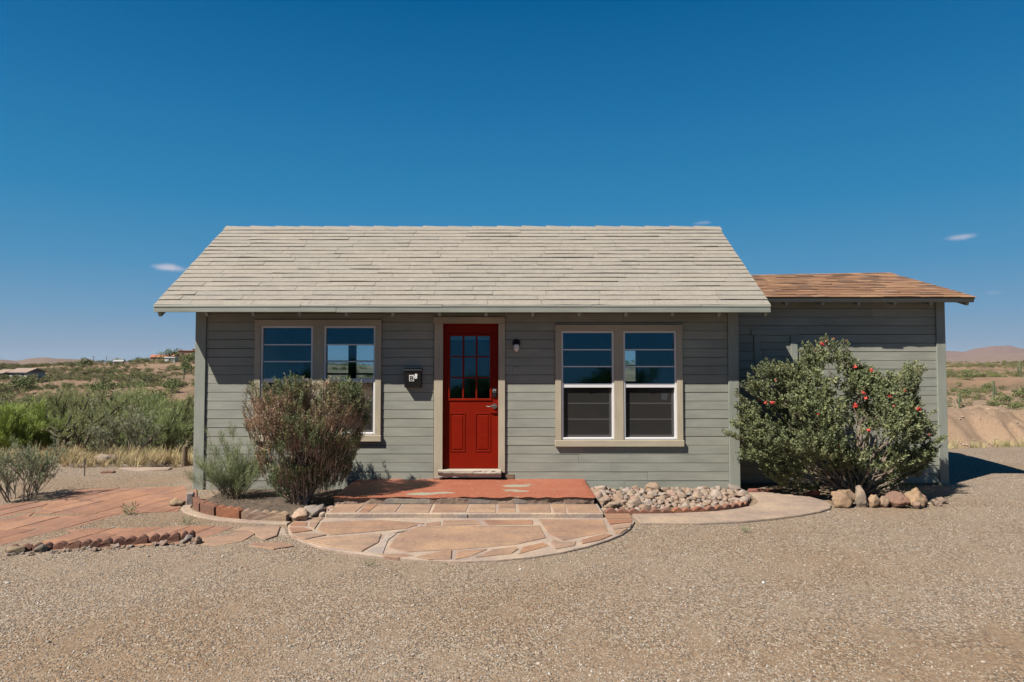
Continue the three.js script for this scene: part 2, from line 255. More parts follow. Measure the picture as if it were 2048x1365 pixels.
{
  const lines = (from, to, step, grow, most, hold = 0) => { const a = []; let x = from, s = step; while (x < to) { a.push(x); x += s; if (x > grow) s = Math.min(x < hold ? 0.34 : most, s * 1.05); } a.push(to); return a; };
  const right = lines(0, 9000, 0.10, 7, 900, 38), xs = [...right.slice(1).map((x) => -x).reverse(), ...right];
  const back = lines(0, 9000, 0.11, 4, 900, 46), front = lines(0, 3000, 0.13, 7, 500), zs = [...back.slice(1).map((z) => -z).reverse(), ...front];
  const nx = xs.length, nz = zs.length, pos = new Float32Array(nx * nz * 3), uv = new Float32Array(nx * nz * 2), c = new Float32Array(nx * nz * 3), idx = [];
  const sand = [0.290, 0.243, 0.192], grey = [0.318, 0.290, 0.262], soil = [0.275, 0.205, 0.150], pale = [0.355, 0.28, 0.215], scrub = [0.17, 0.138, 0.082], bank = [0.318, 0.262, 0.218];
  for (let j = 0; j < nz; j++) for (let i = 0; i < nx; i++) {
    const k = j * nx + i, x = xs[i], z = zs[j], y = groundY(x, z), q = Math.max(lerp(-2.6, -4.6, smooth(-4, 7, x)) - z, z - 16), far = smooth(0, 5, q);
    pos.set([x, y, z], k * 3); uv.set([x, z], k * 2);
    const wash = far * smooth(-0.2, 0.3, x / (q + 8)) * smooth(60, 44, q), f2 = fbm(x / 2.1, z / 2.6, 4, 99), t = smooth(-0.25, 0.35, fbm(x / 2.3, z / 1.7, 4, 91)), p = smooth(0.0, 0.5, fbm(x / 13, z / 17, 4, 95)), s = smooth(0.05, 0.4, fbm(x / 7, z / 9, 4, 97)) * smooth(30, 80, q);
    for (let m = 0; m < 3; m++) c[k * 3 + m] = lerp(lerp(grey[m], sand[m], t), lerp(lerp(lerp(soil[m], pale[m], p), bank[m], wash), scrub[m], s * 0.75 * (1 - wash)) * (1 + 0.38 * f2 * smooth(20, 30, q)), far) * TONE;
  }
  for (let j = 0; j < nz - 1; j++) for (let i = 0; i < nx - 1; i++) { const a = j * nx + i, b = a + 1, d = a + nx, e = d + 1; idx.push(a, d, b, b, d, e); }
  const g = new THREE.BufferGeometry(); g.setAttribute('position', new THREE.BufferAttribute(pos, 3)); g.setAttribute('uv', new THREE.BufferAttribute(uv, 2)); g.setAttribute('color', new THREE.BufferAttribute(c, 3)); g.setIndex(idx); g.computeVertexNormals();
  tag(mesh('ground', g, new THREE.MeshStandardMaterial({ vertexColors: true, roughness: 0.95, map: tGravel, bumpMap: tGravelB, bumpScale: 0.016 })), 'tan gravel yard and desert soil', null, null, 'structure');
}
{ // far ranges
  const range = (name, az0, az1, dist, peaks, depth, c, label, seed) => {
    const n = 240, m = 22, pos = [], uv = [], idx = [];
    for (let j = 0; j <= m; j++) for (let i = 0; i <= n; i++) {
      const a = lerp(az0, az1, i / n), t = j / m, r = dist + (t - 0.35) * depth, prof = t < 0.45 ? smooth(0, 0.45, t) : 1 - 0.9 * smooth(0.45, 1, t);
      const s = Math.tan(a * Math.PI / 180), x = r * s, top = peaks(s); // tangent of the bearing, the way the outline is listed
      const y = (top - 1) * prof - 22 * (1 - prof) + prof * (0.05 + 0.11 * Math.sin(Math.PI * Math.min(1, t * 1.6))) * top * fbm(x / (dist * 0.035), r / (dist * 0.035), 5, seed);
      pos.push(x, y + 1.7, -r); uv.push(x / 40, r / 40);
      if (i < n && j < m) { const k = j * (n + 1) + i; idx.push(k, k + 1, k + n + 1, k + 1, k + n + 2, k + n + 1); }
    }
    const g = new THREE.BufferGeometry(); g.setAttribute('position', new THREE.Float32BufferAttribute(pos, 3)); g.setAttribute('uv', new THREE.Float32BufferAttribute(uv, 2)); g.setIndex(idx); g.computeVertexNormals();
    tag(mesh(name, g, M(c, 0.95, bumpy(tStone, tStoneB, 3))), label, null, null, 'structure');
  };
  const pk = (pts, d) => { const f = curve(pts.map(([u, v]) => [(u - 1024) / 1300, (730 - v) / 1300])); return (s) => f(s) * d; };
  range('mountain', 24, 48, 5200, pk([[1500, 705], [1860, 702], [1885, 700], [1930, 702], [1965, 695], [1990, 691], [2020, 692], [2048, 697], [2200, 690], [2400, 705]], 5200), 2200, [0.20, 0.135, 0.115], 'mauve desert mountain on the horizon behind the annex', 5);
  range('mountain', 22, 48, 3300, pk([[1500, 722], [1880, 715], [1940, 712], [1980, 708], [2048, 705], [2200, 706], [2400, 712]], 3300), 1500, [0.22, 0.16, 0.12], 'brown foothill in front of the mauve desert mountain', 9);
  range('mountain', -50, -26, 2600, pk([[-400, 722], [-100, 716], [0, 719], [30, 722], [60, 716], [85, 713.5], [115, 716], [150, 718], [175, 717], [200, 725], [230, 727], [262, 723], [300, 728], [380, 728], [500, 735]], 2600), 1200, [0.19, 0.135, 0.10], 'brown desert ridge behind the scrub hill', 13);
}

// ------------------------------------------------------------------ stones
function stoneGeo(seed, sx, sy, sz, ang = 0.35, detail = 2, rough = 0) {
  let g = mergeVertices(new THREE.IcosahedronGeometry(1, detail).deleteAttribute('uv').deleteAttribute('normal'), 1e-4);
  const p = g.attributes.position;
  for (let i = 0; i < p.count; i++) {
    const v = V(p.getX(i), p.getY(i), p.getZ(i)), k = 1 + ang * vnoise(v.x * 1.3 + seed * 3.1, v.y * 1.3 + 5, v.z * 1.3 + seed + 0.37) + 0.4 * ang * vnoise(v.x * 3 + seed, v.y * 3, v.z * 3 + 0.21);
    // planed facets
    for (let f = 0; f < 8; f++) { const n = V(hash3(seed, f, 1) - 0.5, hash3(seed, f, 2) - 0.5, hash3(seed, f, 3) - 0.5).normalize(), d = v.dot(n) - (0.56 + 0.3 * hash3(seed, f, 4)); if (d > 0) v.addScaledVector(n, -d * 0.9); }
    if (rough) v.multiplyScalar(1 + rough * fbm(v.x * 3.1 + seed, v.y * 3.1, 3, v.z * 3.1 + 0.3));
    p.setXYZ(i, v.x * k * sx, v.y * k * sy, v.z * k * sz);
  }
  g.computeVertexNormals(); return uvm(g, seed * 1.7, seed * 0.9);
}
{ // loose gravel on top of the packed ground
  const r = rng(99), protos = [0, 1, 2].map((k) => stoneGeo(k + 40, 1, 0.62, 0.85, 0.5, 0)), tint = new THREE.Color(), q = new THREE.Quaternion(), e = new THREE.Euler();
  const list = [[], [], []];
  const put = (x, z, s) => { const k = Math.floor(r() * 3); e.set((r() - 0.5) * 0.9, r() * 6.3, (r() - 0.5) * 0.9); q.setFromEuler(e); list[k].push([new THREE.Matrix4().compose(V(x, groundY(x, z) + s * 0.18, z), q, V(s * (0.75 + r() * 0.6), s * (0.7 + r() * 0.5), s * (0.75 + r() * 0.6))), r()]); };
  let n = 0;
  while (n < 165000) {
    const z = 6.4 - Math.pow(r(), 1.35) * 9.5, w = (9.4 - z) * 0.84 + 0.4, x = (r() * 2 - 1) * w;
    n++;
    if (fbm(x / 0.9, z / 0.7, 4, 101) + 0.5 * fbm(x / 2.6, z / 1.5, 3, 103) < -0.16 + 0.5 * (r() - 0.5)) continue;
    if (onHard(x, z)) continue;
    put(x, z, 0.0026 + 0.0055 * Math.pow(r(), 2.6));
  }
  for (let k = 0; k < 520; k++) { const z = 6 - r() * 8, x = (r() * 2 - 1) * (9.4 - z) * 0.84; if (!onHard(x, z, 0.02)) put(x, z, 0.009 + 0.012 * r() * r()); }
  const cols = [[0.30, 0.258, 0.215], [0.27, 0.228, 0.185], [0.35, 0.312, 0.272], [0.23, 0.198, 0.165], [0.31, 0.252, 0.20], [0.18, 0.152, 0.128], [0.33, 0.292, 0.252], [0.27, 0.205, 0.16], [0.28, 0.24, 0.20], [0.23, 0.195, 0.155]];
  protos.forEach((g, k) => {
    const im = new THREE.InstancedMesh(g, new THREE.MeshStandardMaterial({ roughness: 0.9 }), list[k].length); im.name = numbered('gravel'); im.castShadow = im.receiveShadow = true;
    list[k].forEach(([m, t], i) => { im.setMatrixAt(i, m); const c = cols[Math.floor(t * cols.length)]; im.setColorAt(i, t * 97 % 1 > 0.985 ? tint.setRGB(0.36, 0.34, 0.32) : tint.setRGB(...c).multiplyScalar(TONE)); });
    scene.add(tag(im, ['loose tan gravel scattered over the yard', 'loose grey gravel scattered over the yard', 'loose pale gravel scattered over the yard'][k], 'gravel', null, 'stuff'));
  });
}

// ------------------------------------------------------------------ paving
{ // red plank pavers
  const g = tag(group('path'), 'red concrete plank paving beside the house', null, null, 'structure'), r = rng(7), a = 12.4 * Math.PI / 180, dx = Math.sin(a), dz = -Math.cos(a);
  const W = 0.25, L = 0.62; let made = 0;
  for (let i = -14; i < 14; i++) {
    const off = hash3(i, 3, 3) * L;
    for (let j = -9; j < 9; j++) {
      const u0 = i * W + 0.0035, u1 = (i + 1) * W - 0.0035, v0 = j * L + off + 0.0025, v1 = (j + 1) * L + off - 0.0025;
      const P2 = (u, v) => [-4.9 + u * Math.cos(a) + v * dx, 1.6 + u * Math.sin(a) + v * dz];
      const rect = [P2(u0, v0), P2(u1, v0), P2(u1, v1), P2(u0, v1)];
      for (const part of paveParts) {
        const c = clipConvex(rect, part); if (c.length < 3 || areaOf(c) < 0.004) continue;
        const y = 0.0 + (hash3(i, j, 8) - 0.5) * 0.008;
        mesh(made++ ? 'paver_' + String(made - 1).padStart(3, '0') : 'paver', prism(c, -0.06, y, 0.004, 0.003), mPaver[Math.floor(hash3(i, j, 5) * 5)], g);
      }
    }
  }
  // sandy bed that fills the joints, a little below the pavers
  paveParts.forEach((p) => mesh('joint_bed', prism(p, -0.07, -0.012, 0.002), M([0.20, 0.11, 0.075], 0.95), g));
  irregular.forEach((p, k) => mesh('flagstone', extruded(p, -0.06, -0.002, 0.008), mFlag[(k * 2 + 1) % 5], g));
  mesh('mortar_patch', prism([[-2.98, 2.06], [-2.46, 2.02], [-2.30, 2.35], [-2.12, 2.70], [-2.56, 2.74], [-2.70, 2.70], [-3.02, 2.62]], -0.07, -0.020, 0.01, 0.01), mMortar, g);
}
{ // flagstone patio
  const g = tag(group('patio'), 'half round flagstone patio in front of the steps', null, null, 'structure');
  mesh('mortar_bed', extruded(patioOutline, -0.09, 0.004, 0.010), mMortar, g);
  const S = [[[-2.04, 2.23], [-2.09, 1.9], [-1.46, 1.8], [-0.95, 1.95], [-1.11, 2.17], [-1.64, 2.37], [-1.85, 2.44]], [[-2.05, 2.65], [-1.82, 2.52], [-1.33, 2.41], [-1.3, 2.71], [-1.39, 3.02], [-1.76, 2.86]], [[-1.17, 2.89], [-1.17, 2.64], [-1.14, 2.35], [-0.99, 2.09], [0.3, 2.07], [0.34, 2.54], [0.03, 2.79], [-0.48, 2.94], [-0.97, 3.03]], [[0.3, 1.76], [1.02, 1.78], [1.0, 2.31], [0.5, 2.64], [0.38, 2.42]], [[-0.76, 1.85], [-0.39, 1.81], [-0.33, 2.0], [-0.75, 2.04]], [[-0.32, 1.81], [0.23, 1.81], [0.23, 1.99], [-0.26, 2.01]], [[-0.94, 1.94], [-0.79, 1.86], [-0.77, 2.04], [-0.96, 2.06]], [[-2.40, 1.71], [-2.12, 1.69], [-2.13, 1.85], [-2.40, 1.80]], [[-2.42, 1.86], [-2.25, 1.88], [-2.2, 2.07], [-2.39, 2.07]], [[-2.22, 1.9], [-2.12, 1.88], [-2.08, 2.2], [-2.15, 2.14]], [[-2.37, 2.14], [-2.21, 2.15], [-2.08, 2.26], [-2.26, 2.36]], [[-2.24, 2.42], [-2.15, 2.33], [-1.88, 2.44], [-2.05, 2.6], [-2.10, 2.6]], [[-1.21, 3.11], [-0.97, 3.09], [-0.89, 3.14], [-1.02, 3.20], [-1.15, 3.16]], [[-0.86, 3.19], [-0.72, 3.08], [-0.56, 2.99], [-0.54, 3.25], [-0.74, 3.26]], [[-0.51, 3.0], [-0.23, 2.94], [-0.36, 3.15], [-0.50, 3.26]], [[-0.18, 2.96], [0.04, 2.85], [0.06, 2.94], [0.0, 3.08], [-0.32, 3.20]], [[0.1, 2.88], [0.31, 2.71], [0.35, 2.82], [0.06, 3.10]], [[0.41, 2.60], [0.47, 2.70], [0.63, 2.68], [0.60, 2.82], [0.41, 2.94], [0.38, 2.71]], [[0.68, 2.64], [0.96, 2.39], [1.02, 2.44], [0.88, 2.62], [0.68, 2.76]], [[1.07, 1.52], [1.36, 1.52], [1.35, 1.74], [1.06, 1.75]], [[1.06, 1.81], [1.34, 1.79], [1.32, 1.90], [1.06, 2.0]], [[1.06, 2.06], [1.31, 1.96], [1.26, 2.12], [1.06, 2.22]], [[1.06, 2.28], [1.22, 2.19], [1.11, 2.38], [1.06, 2.39]]];
  S.forEach((p, k) => mesh(k ? 'flagstone_' + String(k).padStart(3, '0') : 'flagstone', prism(p, -0.05, 0.009 + hash3(k, 1, 1) * 0.009, 0.008, 0.005), mFlag[[0, 3, 1, 0, 1, 2, 0, 3, 2, 3, 2, 3, 1, 0, 0, 1, 2, 3, 2, 2, 4, 3, 0][k]], g));
  // a worn mortar repair across the middle of the patio
  mesh('mortar_repair', extruded([[-1.28, 2.44], [-1.12, 2.22], [-0.92, 2.10], [-1.04, 2.02], [-0.92, 1.99], [-0.97, 2.1], [-1.18, 2.36], [-1.22, 2.62], [-1.2, 2.9], [-1.18, 3.08], [-1.36, 3.06], [-1.28, 2.78]], -0.04, 0.012, 0.006), M([0.40, 0.345, 0.29], 0.95, bumpy(tStone, tStoneB, 0.012)), g);
}
tag(mesh('walkway', extruded(walkOutline, -0.09, 0.006, 0.014), mPaleConcrete), 'pale curved concrete walkway in front of the rock bed', null, null, 'structure');

{ // red porch slab with a flagstone step
  const porch = tag(group('porch'), 'red painted concrete porch slab with a flagstone step', 'porch');
  // paint worn off in patches: an outline of its own, as in the photograph
  const N = 1024, t = tex(N, 1, (u, v) => {
    const x = -2.18 + u * 3.2, z = v * 1.25; let m = 0;
    const blob = (cx, cz, rx, rz, k = 1) => { const d = Math.hypot((x - cx) / rx, (z - cz) / rz); m = Math.max(m, k * (1 - d) + 0.75 * fbm(x * 7, z * 9, 4, 3)); };
    blob(-1.17, 1.05, 0.36, 0.11, 1.1); blob(-0.80, 1.00, 0.25, 0.09, 1.1); blob(0.02, 0.84, 0.30, 0.13, 1.1); blob(0.05, 0.52, 0.30, 0.10, 1.0); blob(0.25, 0.42, 0.14, 0.06, 0.9); blob(-0.55, 0.30, 0.06, 0.03, 0.7); blob(-2.0, 0.03, 0.35, 0.12, 0.8); blob(-1.5, 0.02, 0.5, 0.06, 0.6);
    const chip = fbm(x * 26, z * 26, 3, 17) > 0.60 ? 1 : 0, worn = smooth(0.42, 0.50, m) || chip;
    const n = 0.5 + 0.5 * fbm(x * 3, z * 4, 4, 21), f = fbm(x * 40, z * 40, 2, 19) * 0.05, s = 0.5 + 0.5 * fbm(x * 2, z * 14, 3, 27);
    const red = [0.80 + 0.05 * n + f, 0.40 + 0.07 * n + 0.05 * s + f, 0.285 + 0.07 * n + 0.04 * s + f], bare = [0.80 + f, 0.745 + f, 0.66 + f];
    return red.map((c, k) => lerp(c, bare[k], worn));
  }, true, 512);
  t.repeat.set(1, 1);
  const top = new THREE.PlaneGeometry(3.18, 1.23, 80, 30).rotateX(-Math.PI / 2), p = top.attributes.position, uv = top.attributes.uv;
  for (let i = 0; i < p.count; i++) {
    let x = p.getX(i), z = p.getZ(i); uv.setXY(i, (x + 1.59) / 3.18, (z + 0.615) / 1.23);
    const ed = Math.min(0.615 - z, 1.59 - Math.abs(x)), worn = ed < 0.03 ? 0.012 * (0.6 + vnoise(x * 9, z * 9)) : 0;
    p.setY(i, 0.003 * vnoise(x * 4, z * 4) - worn); if (0.615 - z < 0.01) p.setZ(i, z + 0.012 * vnoise(x * 8, 3));
  }
  top.computeVertexNormals(); top.translate(-0.58, 0.148, 0.612);
  mesh('painted_top', top, new THREE.MeshStandardMaterial({ map: t, color: col([0.41, 0.46, 0.46]), roughness: 0.62, bumpMap: tStoneB, bumpScale: 0.002 }), porch);
  // crumbling front of the slab
  const body = new THREE.BoxGeometry(3.15, 0.22, 1.22, 140, 8, 20), q = body.attributes.position, nn = body.attributes.normal;
  for (let i = 0; i < q.count; i++) { const x = q.getX(i), y = q.getY(i), z = q.getZ(i); if (z > 0.6) q.setZ(i, z - 0.010 * (0.5 + 0.5 * fbm(x * 14, y * 18, 4, 5)) - 0.03 * smooth(0.15, 0.4, fbm(x * 4, y * 12, 3, 6)) * smooth(0.11, 0.06, y)); if (Math.abs(x) > 1.55) q.setX(i, x - Math.sign(x) * 0.02 * (0.5 + 0.5 * fbm(z * 10, y * 12, 3, 8))); }
  body.computeVertexNormals(); uvm(body).translate(-0.58, 0.028, 0.612);
  mesh('slab', body, M([0.27, 0.205, 0.15], 0.95, bumpy(tStone, tRough, 0.02)), porch);
  for (const [x0, x1] of [[-1.53, -0.98], [-0.52, -0.25], [0.02, 0.18]]) mesh('cement_patch', slab(x0, x1, 0.062, 0.126, 1.15, 1.219, 0.006), M([0.28, 0.255, 0.215], 0.9, bumpy(tStone, tStoneB, 0.006)), porch);
  const step = mesh('step', slab(-2.12, 1.04, -0.05, 0.058, 1.17, 1.68, 0.012), mMortar, porch);
  const r = rng(31); let x = -2.10, k = 0;
  while (x < 0.98) {
    let w = Math.min(0.13 + r() * 0.30, 1.02 - x); if (1.02 - x - w < 0.1) w = 1.02 - x;
    const sk = (r() - 0.5) * 0.10, two = r() < 0.55, gp = 0.014, zs = two ? [[1.24, 1.44 + sk], [1.465 + sk, 1.66]] : [[1.24, 1.66]];
    for (const [z0, z1] of zs) mesh('flagstone', prism([[x + gp, z0], [x + w - gp + sk * 0.4, z0], [x + w - gp, z1 + (r() - 0.5) * 0.03], [x + gp + sk * 0.3, z1]], 0.03, 0.0625 + r() * 0.003, 0.005, 0.001), mFlag[Math.floor(r() * 4)], step);
    x += w; k++;
  }
  mesh('step_crack', slab(-0.62, -0.50, -0.045, 0.045, 1.672, 1.692, 0.008), M([0.29, 0.265, 0.235], 0.95, bumpy(tStone, tStoneB, 0.01)), step);
}

{ // broken ground on the wash bank
  const r = rng(818), g = stoneGeo(48, 1, 0.6, 0.8, 0.5, 1, 0.15), spots = []; for (let k = 0; k < 900; k++) { const x = 17 + r() * 26, z = -30 - r() * 16; spots.push([x, z, 0.03 + 0.16 * Math.pow(r(), 4)]); }
  const im = new THREE.InstancedMesh(g, new THREE.MeshStandardMaterial({ roughness: 0.95 }), spots.length), q = new THREE.Quaternion(), m = new THREE.Matrix4(), t = new THREE.Color(); im.name = 'rubble'; im.castShadow = im.receiveShadow = true;
  spots.forEach(([x, z, s], i) => { q.setFromAxisAngle(V(0, 1, 0), r() * 6.3); m.compose(V(x, groundY(x, z) + s * 0.2, z), q, V(s, s, s)); im.setMatrixAt(i, m); const k = 0.7 + 0.5 * r(); im.setColorAt(i, t.setRGB(0.23 * k, 0.175 * k, 0.135 * k)); });
  scene.add(tag(im, 'brown rubble scattered over the eroded wash bank', 'rubble', null, 'stuff'));
}
// ------------------------------------------------------------------ the cottage
const house = tag(group('cottage'), 'grey clapboard cottage with a red door and pale shingle roof', 'house');
const WX0 = -4.43, WX1 = 3.17, BOARD = 0.1228;
const winL = { x0: -3.60, x1: -1.825, y0: 0.67, y1: 2.367, mull: [-2.785, -2.632] }, winR = { x0: 0.603, x1: 2.385, y0: 0.60, y1: 2.297, mull: [1.425, 1.556] };
const doorO = { x0: -0.965, x1: -0.19, y0: 0.20, y1: 2.312 };
const holeOf = (w) => ({ x0: w.x0 + 0.085, x1: w.x1 - 0.085, y0: w.y0 + 0.095, y1: w.y1 - 0.09 });
const rearWins = [{ x0: -3.80, x1: -2.42, y0: 1.0, y1: 2.15 }, { x0: 1.97, x1: 2.42, y0: 1.37, y1: 2.03 }];
function pierced(x0, x1, y0, y1, holes, z0, z1, mat, name, parent) {
  const sh = new THREE.Shape([[x0, y0], [x1, y0], [x1, y1], [x0, y1]].map((p) => new THREE.Vector2(...p)));
  for (const h of holes) sh.holes.push(new THREE.Path([[h.x0, h.y0], [h.x0, h.y1], [h.x1, h.y1], [h.x1, h.y0]].map((p) => new THREE.Vector2(...p))));
  return mesh(name, uvm(new THREE.ExtrudeGeometry(sh, { depth: z1 - z0, bevelEnabled: false }).translate(0, 0, z0)), mat, parent);
}
const wall = pierced(WX0 + 0.02, WX1 - 0.02, -0.02, 2.66, [holeOf(winL), holeOf(winR), doorO], -0.11, -0.020, mSheath, 'front_wall', house);
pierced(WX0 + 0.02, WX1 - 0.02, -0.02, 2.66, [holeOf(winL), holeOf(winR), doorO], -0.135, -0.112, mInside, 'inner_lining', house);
function boards(parent, x0, x1, y0, y1, holes, zf, pitch, seed, dy = 0) {
  const r = rng(seed); let n = 0;
  for (let row = 0, y = y0; y < y1; row++, y += pitch) {
    const ya = y, yb = Math.min(y + pitch, y1); let spans = [[x0, x1]];
    for (const h of holes) {
      const next = [];
      for (const [a, b] of spans) { if (h.y0 < yb - 0.012 && h.y1 > ya + 0.012 && h.x0 < b && h.x1 > a) { if (h.x0 - a > 0.02) next.push([a, h.x0]); if (b - h.x1 > 0.02) next.push([h.x1, b]); } else next.push([a, b]); }
      spans = next;
    }
    const cut = [];
    for (const [a, b] of spans) { if (b - a > 2.4 && r() < 0.75) { const m = a + (b - a) * (0.3 + 0.4 * r()); cut.push([a, m - 0.0012], [m + 0.0012, b]); } else cut.push([a, b]); }
    for (const h of holes) if (h.y0 < yb - 0.012 && h.y1 > ya + 0.012) { // boards notched round the top or foot of an opening
      if (h.y1 < yb - 0.006) cut.push([h.x0, h.x1, h.y1 + 0.002, yb]);
      if (h.y0 > ya + 0.006) cut.push([h.x0, h.x1, ya, h.y0 - 0.002]);
    }
    for (const [a, b, na, nb] of cut) {
      const gap = r() < 0.25 ? 0.007 : 0.0042, th = 0.020 + r() * 0.003, lo = na ?? ya, hi = nb ?? yb, g = cbox(b - a, hi - lo - gap, th, 0.0022);
      uvm(g, r() * 9, r() * 9);
      g.rotateX(-0.028 - (r() - 0.5) * 0.02).rotateZ((r() - 0.5) * 0.0012).translate((a + b) / 2, (lo + hi) / 2, zf - 0.011 + (r() - 0.5) * 0.003);
      mesh(n ? 'siding_board_' + String(n).padStart(3, '0') : 'siding_board', g, mSiding[Math.floor(r() * 4)], parent); n++;
    }
  }
}
boards(wall, WX0 + 0.15, WX1 - 0.15, 0.0, 2.64, [winL, winR, { x0: -1.095, x1: -0.097, y0: 0.05, y1: 2.402 }], 0, BOARD, 11);
mesh('corner_board', slab(WX0, WX0 + 0.148, -0.02, 2.64, -0.10, 0.024, 0.004, true), mSidingTrim, house);
mesh('corner_board', slab(WX1 - 0.148, WX1, -0.01, 2.60, -0.10, 0.024, 0.004, true), mSidingTrim, house);
// side walls with their gables, and the back
for (const [x0, x1, s] of [[WX0 + 0.004, WX0 + 0.12, -1], [WX1 - 0.12, WX1 - 0.004, 1]]) {
  const sh = new THREE.Shape([[0.10, -0.02], [3.42, -0.02], [3.42, 2.66], [1.68, 3.86], [0.10, 2.75]].map((p) => new THREE.Vector2(...p)));
  mesh('side_wall', uvm(new THREE.ExtrudeGeometry(sh, { depth: x1 - x0, bevelEnabled: false }).rotateY(Math.PI / 2).translate(x0, 0, 0)), mSiding[0], house);
}
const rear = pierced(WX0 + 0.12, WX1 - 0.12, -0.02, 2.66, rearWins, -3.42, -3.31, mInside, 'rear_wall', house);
for (const w of rearWins) {
  const g = group('rear_window', house), m = mVinyl, f = 0.05;
  mesh('frame', slab(w.x0, w.x0 + f, w.y0, w.y1, -3.40, -3.33), m, g); mesh('frame', slab(w.x1 - f, w.x1, w.y0, w.y1, -3.40, -3.33), m, g);
  mesh('frame', slab(w.x0 + f, w.x1 - f, w.y0, w.y0 + f, -3.40, -3.33), m, g); mesh('frame', slab(w.x0 + f, w.x1 - f, w.y1 - f * 0.5, w.y1, -3.40, -3.33), m, g);
  if (w.x1 - w.x0 > 1) mesh('mullion', slab(-3.13, -2.99, w.y0 + f, w.y1 - f * 0.5, -3.41, -3.32), mInside, g);
  for (const y of w.x1 - w.x0 > 1 ? [1.80, 1.86 - 0.3] : [1.71]) mesh('rail', slab(w.x0 + f, w.x1 - f, y - 0.018, y + 0.018, -3.39, -3.34), m, g);
}
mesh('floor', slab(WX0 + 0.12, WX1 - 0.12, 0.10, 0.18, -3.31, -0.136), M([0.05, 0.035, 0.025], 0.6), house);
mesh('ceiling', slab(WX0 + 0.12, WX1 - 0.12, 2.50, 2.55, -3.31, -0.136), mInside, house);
mesh('foundation', slab(WX0 + 0.05, WX1 - 0.05, -0.3, -0.021, -3.38, -0.06), M([0.10, 0.09, 0.08], 0.95), house);

// --- windows
const TILT = 0.016; // the sealed panes lean back a little in their old frames
function pane(parent, xa, xb, ya, yb, z, film = true) {
  const g = new THREE.PlaneGeometry(xb - xa, yb - ya).rotateX(-TILT).translate((xa + xb) / 2, (ya + yb) / 2, z);
  const m = mesh('pane', g, mGlass, parent); if (film) mesh('tint_film', g.clone().translate(0, 0, 0.002), mFilm, parent); return m;
}
function pairWindow(w, label) {
  const g = group('window', house); if (label) g.userData.label = label;
  const cz0 = -0.005, cz1 = 0.030, hd = 0.09;
  mesh('head_casing', slab(w.x0, w.x1, w.y1 - hd, w.y1, cz0, cz1 + 0.003), mCream, g);
  mesh('side_casing', slab(w.x0 + 0.002, w.x0 + 0.085, w.y0 + 0.09, w.y1 - hd - 0.001, cz0, cz1, 0.003, true), mCream, g);
  mesh('side_casing', slab(w.x1 - 0.085, w.x1 - 0.002, w.y0 + 0.09, w.y1 - hd - 0.001, cz0, cz1, 0.003, true), mCream, g);
  mesh('mullion_casing', slab(w.mull[0], w.mull[1], w.y0 + 0.09, w.y1 - hd - 0.001, -0.10, cz1 - 0.004, 0.003, true), mCream, g);
  mesh('sill', slab(w.x0 - 0.004, w.x1 + 0.006, w.y0, w.y0 + 0.089, cz0, cz1 + 0.022, 0.004), mCream, g);
  for (const [a, b] of [[w.x0 + 0.085, w.mull[0]], [w.mull[1], w.x1 - 0.085]]) {
    const y0 = w.y0 + 0.095, y1 = w.y1 - hd, ym = lerp(y0, y1, 0.485), f = 0.026;
    const frame = group('frame', g);
    mesh('jamb', slab(a, a + f, y0, y1, -0.09, 0.012, 0.002, true), mVinyl, g); mesh('jamb', slab(b - f, b, y0, y1, -0.09, 0.012, 0.002, true), mVinyl, g);
    mesh('frame_head', slab(a + f, b - f, y1 - 0.024, y1 - 0.001, -0.09, 0.012, 0.002), mVinyl, g); mesh('frame_sill', slab(a + f, b - f, y0, y0 + 0.028, -0.09, 0.016, 0.002), mVinyl, g);
    mesh('meeting_rail', slab(a + f, b - f, ym - 0.012, ym + 0.046, -0.055, 0.000, 0.003), mVinyl, g);
    mesh('latch', slab((a + b) / 2 - 0.03, (a + b) / 2 + 0.03, ym - 0.017, ym - 0.011, -0.02, 0.003, 0.002), mDark, g);
    // upper sash
    const ua = a + f, ub = b - f, uy0 = ym + 0.046, uy1 = y1 - 0.024;
    pane(g, ua + 0.001, ub - 0.001, uy0 + 0.001, uy1 - 0.001, -0.026);
    for (const k of [1, 2]) { const y = lerp(uy0, uy1, k / 3); mesh('muntin', slab(ua, ub, y - 0.008, y + 0.008, -0.019, -0.010, 0.002), mVinyl, g); }
    // lower sash, set back, with an insect screen before it
    const sb = 0.026, la = a + f + 0.004, lb = b - f - 0.004, ly0 = y0 + 0.028, ly1 = ym - 0.012;
    mesh('sash_stile', slab(la, la + sb, ly0, ly1, -0.075, -0.042, 0.002, true), mVinyl, g); mesh('sash_stile', slab(lb - sb, lb, ly0, ly1, -0.075, -0.042, 0.002, true), mVinyl, g);
    mesh('sash_rail', slab(la + sb, lb - sb, ly0, ly0 + sb + 0.004, -0.075, -0.042, 0.002), mVinyl, g);
    pane(g, la + sb, lb - sb, ly0 + sb, ly1, -0.064, false);
    for (const k of [1, 2]) { const y = lerp(ly0 + sb, ly1, k / 3); mesh('muntin', slab(la + sb, lb - sb, y - 0.008, y + 0.008, -0.0555, -0.047, 0.002), mVinyl, g); }
    mesh('screen', new THREE.PlaneGeometry(lb - la - 0.004, ly1 - ly0).translate((la + lb) / 2, (ly0 + ly1) / 2, -0.040), mScreen, g);
    frame.removeFromParent();
  }
  return g;
}
pairWindow(winL, 'double window behind the twiggy brown shrub'); const wR = pairWindow(winR, 'double window beside the porch light');
mesh('sticker', uvm(new THREE.BoxGeometry(0.085, 0.10, 0.001)).rotateZ(-0.12).translate(2.14, 1.295, -0.0445), M([0.34, 0.42, 0.46], 0.5), wR);

